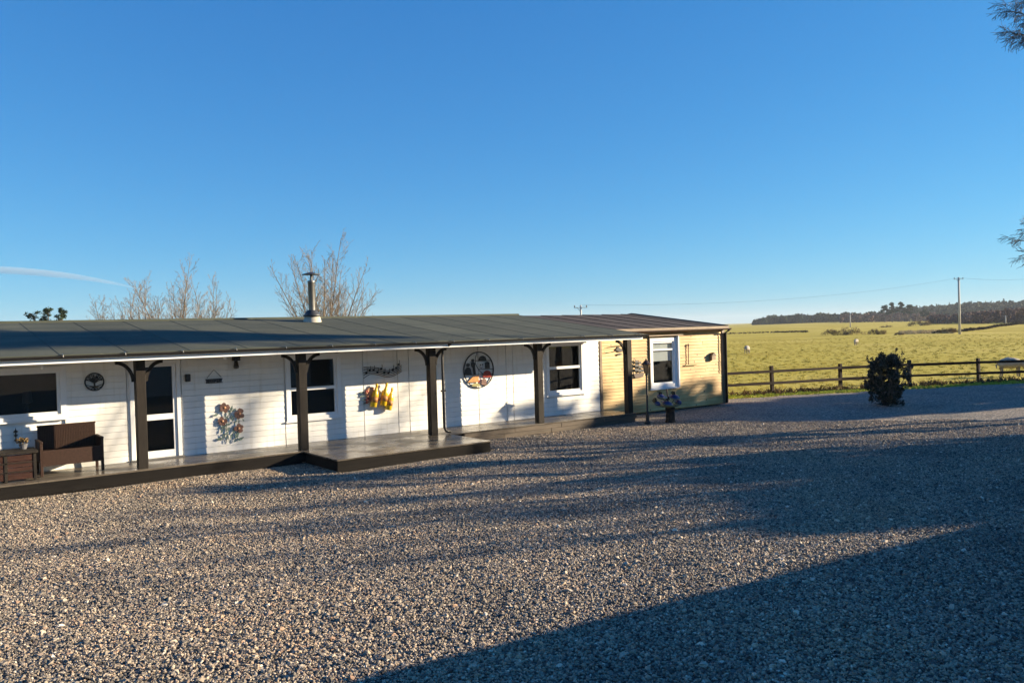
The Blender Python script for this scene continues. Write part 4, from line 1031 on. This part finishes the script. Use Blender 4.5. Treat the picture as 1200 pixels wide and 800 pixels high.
def pine(name, label, base, height, clumps, leaf=.16, mat='pine_leaf', group=None, trunk_r=.16, per=1.0, limb=True):
    """clumps: offsets (dx,dy,z, rx,ry,rz,n)"""
    o = thing(name, label, 'tree', base, group); b0 = Vector(base)
    tb = MB(); tb.tube([b0+Vector((0, 0, -.2)), b0+Vector((.05*height*.3, 0, height*.5)), b0+Vector((0, .02*height, height*.95))], [trunk_r, trunk_r*.7, trunk_r*.2], 8)
    cl = []
    for dx, dy, z, rx, ry, rz, n in clumps:
        c = b0+Vector((dx, dy, z)); cl.append((c.x, c.y, c.z, rx, ry, rz, n*per))
        if limb: tb.tube([b0+Vector((0, 0, max(.5, z-.5*math.hypot(dx, dy)-.3))), b0+Vector((dx*.6, dy*.6, z-.25)), c], [trunk_r*.35, trunk_r*.2, .02], 5)
    tb.build('trunk', 'bark', o); V, Fq = leaf_quads(cl, leaf, .4); np_mesh('crown', V, Fq, mat, o); return o
def pine_clumps(h, z0, rad, n, seed, dens=60, flatz=.3):
    r = random.Random(seed); out = []
    for k in range(n):
        f_ = r.random(); z = z0+(h-z0)*f_; rr_ = rad*(1-.75*f_**1.5)*r.random()**.5; a = r.uniform(0, 2*PI)
        s_ = rad*r.uniform(.22, .42); out.append((rr_*math.cos(a), rr_*math.sin(a), z, s_, s_, s_*flatz*1.6, dens))
    return out
# distant pines over the left end of the roof
for (px, top, wd, sd, lab) in ((41, 366, 1.5, 1, 'small rounded pine top showing just above the roof by the contrail'), (57, 361.5, .9, 2, 'narrow tiered pine top beside the rounded one above the roof'), (73, 361, .8, 3, 'pale thin pine top standing alone above the roof beside the tiered one')):
    b0 = gpt(px, 80); tp = at(px, top, 80); h = tp.z-b0.z
    pine('far_pine', lab, b0, h, pine_clumps(h, h-2.2, wd, 16, sd, 40, .4), .12, 'far_pine', trunk_r=.12)

# woodland far across the field
def wood(name, label, fn, n, mat, leaf, seed):
    rng = np.random.default_rng(seed); V = []
    for k in range(n):
        px, dep, hgt, wid = fn(rng)
        p = at(px, 375, dep); z = field_z(p.x, p.y); m_ = 46
        f_ = rng.random(m_)**.8; a = rng.random(m_)*2*PI; rr_ = wid*(np.sin(PI*np.clip(.12+.83*f_, 0, 1))**.7)*np.sqrt(rng.random(m_))
        c = np.stack([p.x+rr_*np.cos(a), p.y+rr_*np.sin(a), z+hgt*f_], 1)
        for j in range(2):
            u_ = rng.normal(size=(m_, 3)); u_ /= np.linalg.norm(u_, axis=1)[:, None]; v_ = rng.normal(size=(m_, 3)); s_ = leaf*(.5+rng.random(m_))[:, None]
            v_ -= (v_*u_).sum(1)[:, None]*u_; v_ /= np.linalg.norm(v_, axis=1)[:, None]
            V.append(np.stack([c-u_*s_, c+v_*s_*.7, c+u_*s_, c-v_*s_*.7], 1).reshape(-1, 3)); c = c+rng.normal(size=(m_, 3))*leaf*.6
    V = np.concatenate(V); o = np_mesh(name, V, np.arange(len(V)).reshape(-1, 4), mat); return tag(o, label, 'woodland', kind='stuff')
def w1(r):
    px = r.uniform(882, 1040); f_ = (px-882)/158; return px, r.uniform(690, 790), r.uniform(4.8, 7.2)*min(1, .5+f_*4)*(1+.1*math.sin(px*.21)), r.uniform(1.6, 3)
wood('conifer_belt', 'long dark belt of conifers on the skyline beyond the pasture', w1, 330, 'far_pine', 1.0, 1)
def w2_(r):
    px = r.uniform(1040, 1215); return px, r.uniform(760, 1250), r.uniform(6, 9.5), r.uniform(2, 3.4)
wood('hill_forest', 'dark green forest covering the far round hill', w2_, 520, 'far_pine', 1.5, 2)
def w3_(r):
    px = r.uniform(1090, 1225); f_ = (px-1090)/110; return px, r.uniform(330, 420)-40*min(1, f_), r.uniform(3.2, 5.2)*(.65+.45*min(1, f_)), r.uniform(1.2, 2.2)
wood('bare_wood', 'reddish brown leafless wood below the forested hill', w3_, 300, 'far_bare', .42, 3)
def w4_(r):
    px = r.uniform(985, 1095); return px, r.uniform(600, 680), r.uniform(4, 6.5), r.uniform(1.5, 2.5)
wood('bare_copse', 'greyish leafless copse beneath the tall skyline pines', w4_, 110, 'far_bare', .7, 4)
pr_ = random.Random(6)
for (px, top, lab) in ((1037, 358, 'leftmost spreading pine of the skyline clump next to the conifer belt'), (1046, 355, 'tall flat topped pine in the skyline clump with a bare stem'), (1056, 354, 'tallest round headed pine of the skyline clump'), (1066, 357, 'spreading pine of the skyline clump nearest the hill'), (1083, 362.5, 'small lone pine between the skyline clump and the forested hill')):
    b0 = gpt(px, 560); tp = at(px, top, 560); h = tp.z-b0.z
    pine('skyline_pine', lab, b0, h, pine_clumps(h, h*.5, 3.2, 20, int(px), 40, .35), .6, 'far_pine', trunk_r=.3, limb=True)
# scrub bushes in the pasture
for (x0_, x1_, yb_, yt_, lab, sd) in ((969, 1012, 392.5, 382, 'largest brown scrub bush in the pasture by the thin pole', 1), (1018, 1038, 392, 384.5, 'middle sized rounded brown scrub bush in the pasture', 2), (1066, 1092, 381.5, 374.5, 'distant brown scrub bush below the skyline pines', 3), (1031, 1045, 383.5, 380.5, 'small far brown scrub bush in the pale grass', 4), (1049, 1059, 392.5, 388.5, 'tiny brown scrub bush beside the pale reeds', 5), (1100, 1122, 390.5, 383, 'loose reddish scrub bush next to the tall pole', 6)):
    g0 = on_z((x0_+x1_)/2, yb_, -.05)
    for k in range(4): g0 = on_z((x0_+x1_)/2, yb_, field_z(g0.x, g0.y))
    dep = (g0-CAM).dot(FW)
    if dep > 500 or dep < 0: dep = 420; g0 = at((x0_+x1_)/2, yb_, dep); g0.z = field_z(g0.x, g0.y)
    wdt = (x1_-x0_)/F_PX*dep; hgt = (yb_-yt_)/F_PX*dep; r = random.Random(sd); cl = []
    for k in range(26):
        f_ = r.uniform(-.5, .5); cl.append((g0.x+RT.x*f_*wdt, g0.y+RT.y*f_*wdt+r.uniform(-.3, .3)*wdt*.4, g0.z+hgt*r.uniform(.1, .72)*(1-1.8*f_*f_), wdt*.12, wdt*.12, hgt*.3, 50))
    o = thing('scrub_bush', lab, 'bush', g0); st_ = MB()
    for k in range(10): st_.tube([g0, g0+Vector((RT.x*r.uniform(-.4, .4)*wdt, RT.y*r.uniform(-.4, .4)*wdt, hgt*.6))], [.06, .02], 4)
    st_.build('stem', 'bark', o); V, Fq = leaf_quads(cl, hgt*.09, .3); np_mesh('foliage', V, Fq, 'scrub_leaf', o)
# pale reeds
def rd(u, v):
    p = on_z(1055+60*u, 392.2-2.6*v-1.5*u, -.02); return (p.x, p.y, field_z(p.x, p.y)+.02)
strip('reed_bed', rd, 10, 3, 'pasture', tuft_inst('reed', .5, 14, .4), .6, (.7,)*3, (1.3,)*3, 'pale dead reeds in a wet strip across the pasture')
# low dark hedgerows
def dyke(pts, label, h=.9):
    P = []
    for x_, y_ in pts:
        g0 = on_z(x_, y_, -.05)
        for k in range(4): g0 = on_z(x_, y_, field_z(g0.x, g0.y))
        P.append(Vector((g0.x, g0.y, field_z(g0.x, g0.y))))
    o = thing('hedgerow', label, 'hedge', P[0]); r = random.Random(len(label)); cl = []; st_ = MB()
    for A, B in [(P[i], P[i+1]) for i in range(len(P)-1)]:
        n_ = max(2, int((B-A).length/1.2))
        for k in range(n_):
            c = A+(B-A)*(k/n_); z = field_z(c.x, c.y); cl.append((c.x, c.y, z+h*.45, .9, .5, h*.5*r.uniform(.7, 1.1), 26))
            if k % 3 == 0: st_.tube([(c.x, c.y, z-.1), (c.x+.1, c.y, z+h*.8)], [.04, .015], 4)
    st_.build('stem', 'bark', o); V, Fq = leaf_quads(cl, .2, .5); np_mesh('foliage', V, Fq, 'hedge_leaf', o)
dyke([(1096, 390.8), (1130, 388.5), (1165, 383.8), (1215, 377.6)], 'low dark hedgerow climbing across the pasture from the reeds past the tall pole', .6)
dyke([(850, 391.5), (905, 390.0), (948, 389.3)], 'low dark hedgerow crossing the pasture beyond the cabin end', .5)

# ------------------------------------------------------------------ poles and wires
def pole(px, ytop, dep, label, r0=.13, arm=True):
    p = at(px, 380, dep); z = field_z(p.x, p.y); tp = at(px-.6, ytop, dep).z
    o = thing('utility_pole', label, 'pole', (p.x, p.y, z))
    MB().tube([(p.x, p.y, z-.3), (p.x, p.y, tp)], [r0, r0*.72], 10).build('shaft', 'pole_wood', o, smooth=True)
    if arm:
        A = Vector((p.x, p.y, tp-.25)); d = RT.copy(); d.z = 0; d.normalize(); f2 = Vector((d.y*-1, d.x, 0))
        MB().hexa([A-d*.75-f2*.05-Vector((0, 0, .06)), A+d*.75-f2*.05-Vector((0, 0, .06)), A+d*.75+f2*.05-Vector((0, 0, .06)), A-d*.75+f2*.05-Vector((0, 0, .06)), A-d*.75-f2*.05, A+d*.75-f2*.05, A+d*.75+f2*.05, A-d*.75+f2*.05]).build('crossarm', 'pole_wood', o)
        for s_ in (-.68, 0, .68): MB().lathe(A+d*s_, [(.03, 0), (.07, .06), (.05, .12), (.08, .16), (.04, .24)], 8).build('insulator', 'ceramic', o)
        MB().tube([A-d*.45-f2*.06, A-Vector((0, 0, .5))-f2*.06], .025, 5).build('brace', 'grey_metal', o)
    return Vector((p.x, p.y, tp))
t1 = pole(1124.5, 325, 133, 'tall pale wooden utility pole standing in the pasture', .2)
t2 = pole(996.5, 367, 300, 'thin distant utility pole behind the largest scrub bush', .22)
t3 = pole(1178.5, 369.5, 290, 'short distant utility pole at the foot of the bare wood', .22)
t4 = pole(681, 357.5, 95, 'utility pole whose top just shows above the cabin ridge', .13)
def wire(A, B, sag, label, r=.009):
    pts = [A+(B-A)*(k/24)-Vector((0, 0, sag*4*(k/24)*(1-k/24))) for k in range(25)]
    off = A
    o = MB().tube(pts, r, 4).build('overhead_wire', 'black_plastic', None, loc=off); return tag(o, label, 'wire')
wire(t4, t1-Vector((0, 0, .05)), 1.2, 'thin overhead wire from the pole behind the roof to the tall pale pole')
wire(t1-Vector((0, 0, .05)), at(1290, 316, 120), .8, 'thin overhead wire running on from the tall pale pole past the birch')

# ------------------------------------------------------------------ things to the right of the view that shade the yard
hx0, hx1, hy0, hy1, hz = 3.6, 17.5, -23.2, -16.66, .35
ho = thing('farmhouse', 'single storey rendered house with slate roof beside the gravel yard', 'building', (10, -19, hz))
ho.rotation_euler = (0, 0, R(-6.7))
MB().box(hx0, hx1, hy0, hy1, -.2, 2.75).build('wall', 'render', ho)
ym = (hy0+hy1)/2; rz0, rz1 = 2.78, 2.78+(hy1-hy0)/2*.42; e_ = .3
MB().add([(hx0-.2, hy0-e_, rz0-.12), (hx1+.2, hy0-e_, rz0-.12), (hx1+.2, hy1+e_, rz0-.12), (hx0-.2, hy1+e_, rz0-.12), (hx0-.2, ym, rz1), (hx1+.2, ym, rz1)], [(0, 3, 2, 1), (0, 1, 5, 4), (2, 3, 4, 5), (0, 4, 3), (1, 2, 5)]).build('roof', 'slate', ho)
for X in (6, 9.5, 14):
    wn = MB().box(X-.6, X+.6, hy1+.002, hy1+.06, 1.2, 2.3).build('window', 'white_frame', ho); MB().box(X-.5, X+.5, hy1+.062, hy1+.07, 1.3, 2.2).build('pane', 'black_plastic', wn)
dr = MB().box(11.3, 12.3, hy1+.002, hy1+.05, .35, 2.4).build('door', 'brown_paint', ho); MB().lathe((11.42, hy1+.05, 1.4), [(.02, 0), (.03, .05)], 8, (0, 1, 0)).build('handle', 'grey_metal', dr)

def shade_tree(lab, targets, trunk_xy, seed, n=500, leaf=.2, r_sc=1.0):
    """an evergreen whose boughs hang where the sun passes over the given sunlit-side points"""
    b0 = Vector((trunk_xy[0], trunk_xy[1], yard_z(trunk_xy[1]) if trunk_xy[1] < -4 else 0)); cl = []; top = 3
    for (X, Y, Z, rx, rz, nn) in targets:
        # follow the sun ray from the point until it passes the trunk
        h = Vector((SUND.x, SUND.y)); s_ = (Vector(trunk_xy)-Vector((X, Y))).dot(h)/h.length_squared
        c = Vector((X, Y, Z))+SUND*s_; cl.append((c.x-b0.x, c.y-b0.y, c.z-b0.z, rx, rx, rz, nn)); top = max(top, c.z-b0.z+.5)
    return pine('evergreen_tree', lab, b0, top, cl, leaf, 'pine_leaf', trunk_r=.2)
SUNXY = Vector((SUND.x, SUND.y)).normalized()
def fill(c0, c1, c2, c3, n, rx, rz, nl, seed, Z=0.1):
    r = random.Random(seed); out = []
    for k in range(n):
        u_, v_ = r.random(), r.random()
        X = (c0[0]*(1-u_)+c1[0]*u_)*(1-v_)+(c3[0]*(1-u_)+c2[0]*u_)*v_; Y = (c0[1]*(1-u_)+c1[1]*u_)*(1-v_)+(c3[1]*(1-u_)+c2[1]*u_)*v_
        out.append((X, Y, Z, r.uniform(*rx), r.uniform(*rz), nl))
    return out
shade_tree('tall evergreen whose top boughs shade the cabin roof', [(-4.5, 2.3, 2.8, 1.9, .6, 900), (-2.2, 2.2, 2.8, 1.75, .5, 900), (-.3, 2.1, 2.78, 1.55, .42, 800), (1.2, 1.9, 2.75, 1.2, .36, 600), (2.6, 1.5, 2.72, .85, .3, 400), (4.0, 1.15, 2.68, .55, .26, 250), (5.5, .8, 2.64, .28, .2, 110), (1.5, 2.8, 2.85, .4, .5, 120)], (33, -15.5), 1)
shade_tree('dense evergreen beyond the house shading the middle of the yard',
    fill((16, -10.2), (9, -12.2), (6.3, -11.4), (9.5, -9.2), 24, (.2, .6), (.4, .9), 150, 1, .2) + fill((15, -14.2), (6.5, -12.6), (5.2, -11.4), (10, -11.2), 34, (.2, .5), (.3, .6), 150, 31, .3) + fill((14, -9), (9, -9.4), (6, -6.5), (13, -7), 20, (.10, .28), (.3, .8), 60, 2, .1)
    + fill((9, -8), (6, -10.8), (5.2, -10.2), (7, -8), 6, (.06, .14), (.2, .5), 30, 3, .2), (27, -17.5), 2)
shade_tree('slim evergreen behind the birch shading the deck front', fill((12, -4.6), (6, -3.6), (5, -2.9), (11, -3.6), 12, (.06, .2), (.3, .7), 40, 4, 0) + fill((5, -3.0), (.5, -2.3), (.5, -1.9), (4, -2.3), 10, (.08, .2), (.2, .5), 45, 5, 0), (30, -18.5), 4)
shade_tree('evergreen by the fence shading the shrub',
    fill((15, 1.8), (19.5, -5.6), (36, -10), (36, -2.6), 150, (.35, .95), (.3, .8), 170, 6, 0) + fill((13.3, -2.0), (18, -4.4), (19, -3), (15, -.4), 14, (.3, .7), (.3, .6), 130, 26, 0) + fill((13.0, .05), (13.3, .05), (13.3, .05), (13.0, .05), 4, (.14, .22), (.25, .4), 60, 27, .5) + fill((13.0, .05), (13.3, .05), (13.3, .05), (13.0, .05), 3, (.12, .18), (.25, .35), 40, 28, 1.1) + fill((20.6, -3), (22.4, -3), (22.4, -3), (20.6, -3), 14, (.4, .8), (.4, .8), 220, 8, .4) + fill((20.6, -3), (22.4, -3), (22.4, -3), (20.6, -3), 14, (.4, .8), (.4, .8), 220, 18, 1.2) + fill((13.2, -.9), (14.4, -.9), (14.4, -.9), (13.2, -.9), 7, (.3, .5), (.2, .4), 150, 19, .4)
    + fill((13.4, .9), (18.6, .9), (18.6, .9), (13.4, .9), 10, (.25, .5), (.1, .25), 60, 7, .3) + fill((13.4, .9), (18.6, .9), (18.6, .9), (13.4, .9), 6, (.1, .25), (.1, .2), 20, 47, .8) + fill((9.8, 1), (12.9, 1), (12.9, 1), (9.8, 1), 5, (.1, .25), (.1, .3), 26, 9, .5), (38, -12.5), 3)

fan_tree('unseen bare tree added beside the rendered house to streak the yard with shade', (25.6, -19.4, .4), 8.6, .8, 15, 61, 'bark', .014)  # out of view; added to cast thin branch shadows on the gravel

# weeping birch at the right edge of the yard; two limbs reach into the view
bt = bare_tree('birch_tree', 'weeping birch whose drooping bare twigs hang at the yard edge', (24.2, -12.4, .25), 12.5, 1.0, 52, mat='birch_bark', twig='twig', levels=5, upright=.5, gnum=(3, 4), trunk_r=.2, minr=.006)
rb = random.Random(77); cb = MB()
def spray(p, d, ln, rad, lev):
    pts = [p.copy()]; q = p.copy(); dd = d.copy(); n = 5
    for i in range(n):
        dd = (dd+Vector((rb.uniform(-1, 1), rb.uniform(-1, 1), rb.uniform(-1, 1)))*.12+Vector((0, 0, -.07 if lev < 2 else -.03))).normalized(); q = q+dd*(ln/n); pts.append(q.copy())
    cb.tube(pts, [max(.004, rad*(1-.6*i/n)) for i in range(n+1)], 4 if lev > 1 else 3, cap=False)
    if lev == 0: return
    for k in range(rb.randint(5, 7)):
        i = rb.randint(1, n); ax = dd.orthogonal().normalized(); ax.rotate(Matrix.Rotation(rb.uniform(0, 2*PI), 3, dd)); nd = dd.copy(); nd.rotate(Matrix.Rotation(rb.uniform(.3, .9), 3, ax))
        spray(pts[i], nd, ln*rb.uniform(.45, .7), rad*.55, lev-1)
root = Vector((24.2, -12.4, 0))
for (px_, py_, z0_, seed_) in ((1188, 14, 7.5, 1), (1196, 40, 7.0, 2), (1205, 5, 8, 3), (1196, 282, 3.4, 4), (1203, 300, 3.2, 5), (1200, 265, 3.6, 6)):
    tip = at(px_, py_, 21.5); st0 = root+Vector((0, 0, z0_)); mid = (st0+tip)/2+Vector((0, 0, .35))
    cb.tube([st0, mid, tip], [.05, .03, .012], 5); dd = (tip-mid).normalized()
    for k in range(18 if py_ < 100 else 5): spray(tip-dd*rb.uniform(.0, 1.3), (dd+Vector((rb.uniform(-.4, .4), rb.uniform(-.4, .4), rb.uniform(-.5, .2)))).normalized(), rb.uniform(.3, .55), .008, 2)
cb.build('drooping_limb', 'twig', bt)

# contrail far off above the horizon
mt, t, b = newmat('vapour'); MATS['vapour'] = mt; t.nodes.remove(b); out = [n for n in t.nodes if n.type == 'OUTPUT_MATERIAL'][0]
pv = t.nodes.new('ShaderNodeVolumePrincipled'); pv.inputs['Color'].default_value = (.98, .98, .98, 1); pv.inputs['Density'].default_value = .006; pv.inputs['Anisotropy'].default_value = .2
t.links.new(pv.outputs[0], out.inputs['Volume'])
a = MB(); pts = []; rad = []
for k in range(21):
    f_ = k/20; pts.append(at(-60+235*f_, 314.5+5*f_+22*f_**2.6, 9000)); rad.append(42*(math.sin(PI*(.30+.70*f_))**.9)+1)
a.tube(pts, rad, 12)
ct = a.build('vapour_trail', 'vapour', None, smooth=True, loc=pts[10]); tag(ct, 'faint white vapour trail low in the blue sky above the roof', 'vapour trail')

# thin winter haze over the fields
mt, t, b = newmat('haze_air'); MATS['haze_air'] = mt; t.nodes.remove(b); out = [n for n in t.nodes if n.type == 'OUTPUT_MATERIAL'][0]
pv = t.nodes.new('ShaderNodeVolumePrincipled'); pv.inputs['Color'].default_value = (.86, .93, 1, 1); pv.inputs['Density'].default_value = .00016
t.links.new(pv.outputs[0], out.inputs['Volume'])
hz_ = MB().box(-3050, 4050, -3050, 4050, -3, 48).build('haze', 'haze_air'); tag(hz_, kind='stuff')

# look-alikes share a group phrase
GROUPS = {'sheep': 'sheep grazing in the pasture', 'scrub_bush': 'brown scrub bushes in the pasture', 'skyline_pine': 'pines of the skyline clump', 'far_pine': 'pine tops showing above the cabin roof',
          'bare_tree': 'leafless trees round the cabin', 'utility_pole': 'wooden utility poles', 'overhead_wire': 'overhead wires between the poles', 'hedgerow': 'low hedgerows across the pasture', 'evergreen_tree': 'evergreen trees beside the yard'}
for o_ in list(S.objects):
    g_ = GROUPS.get(o_.name.split('.')[0])
    if g_ and o_.parent is None: o_['group'] = g_
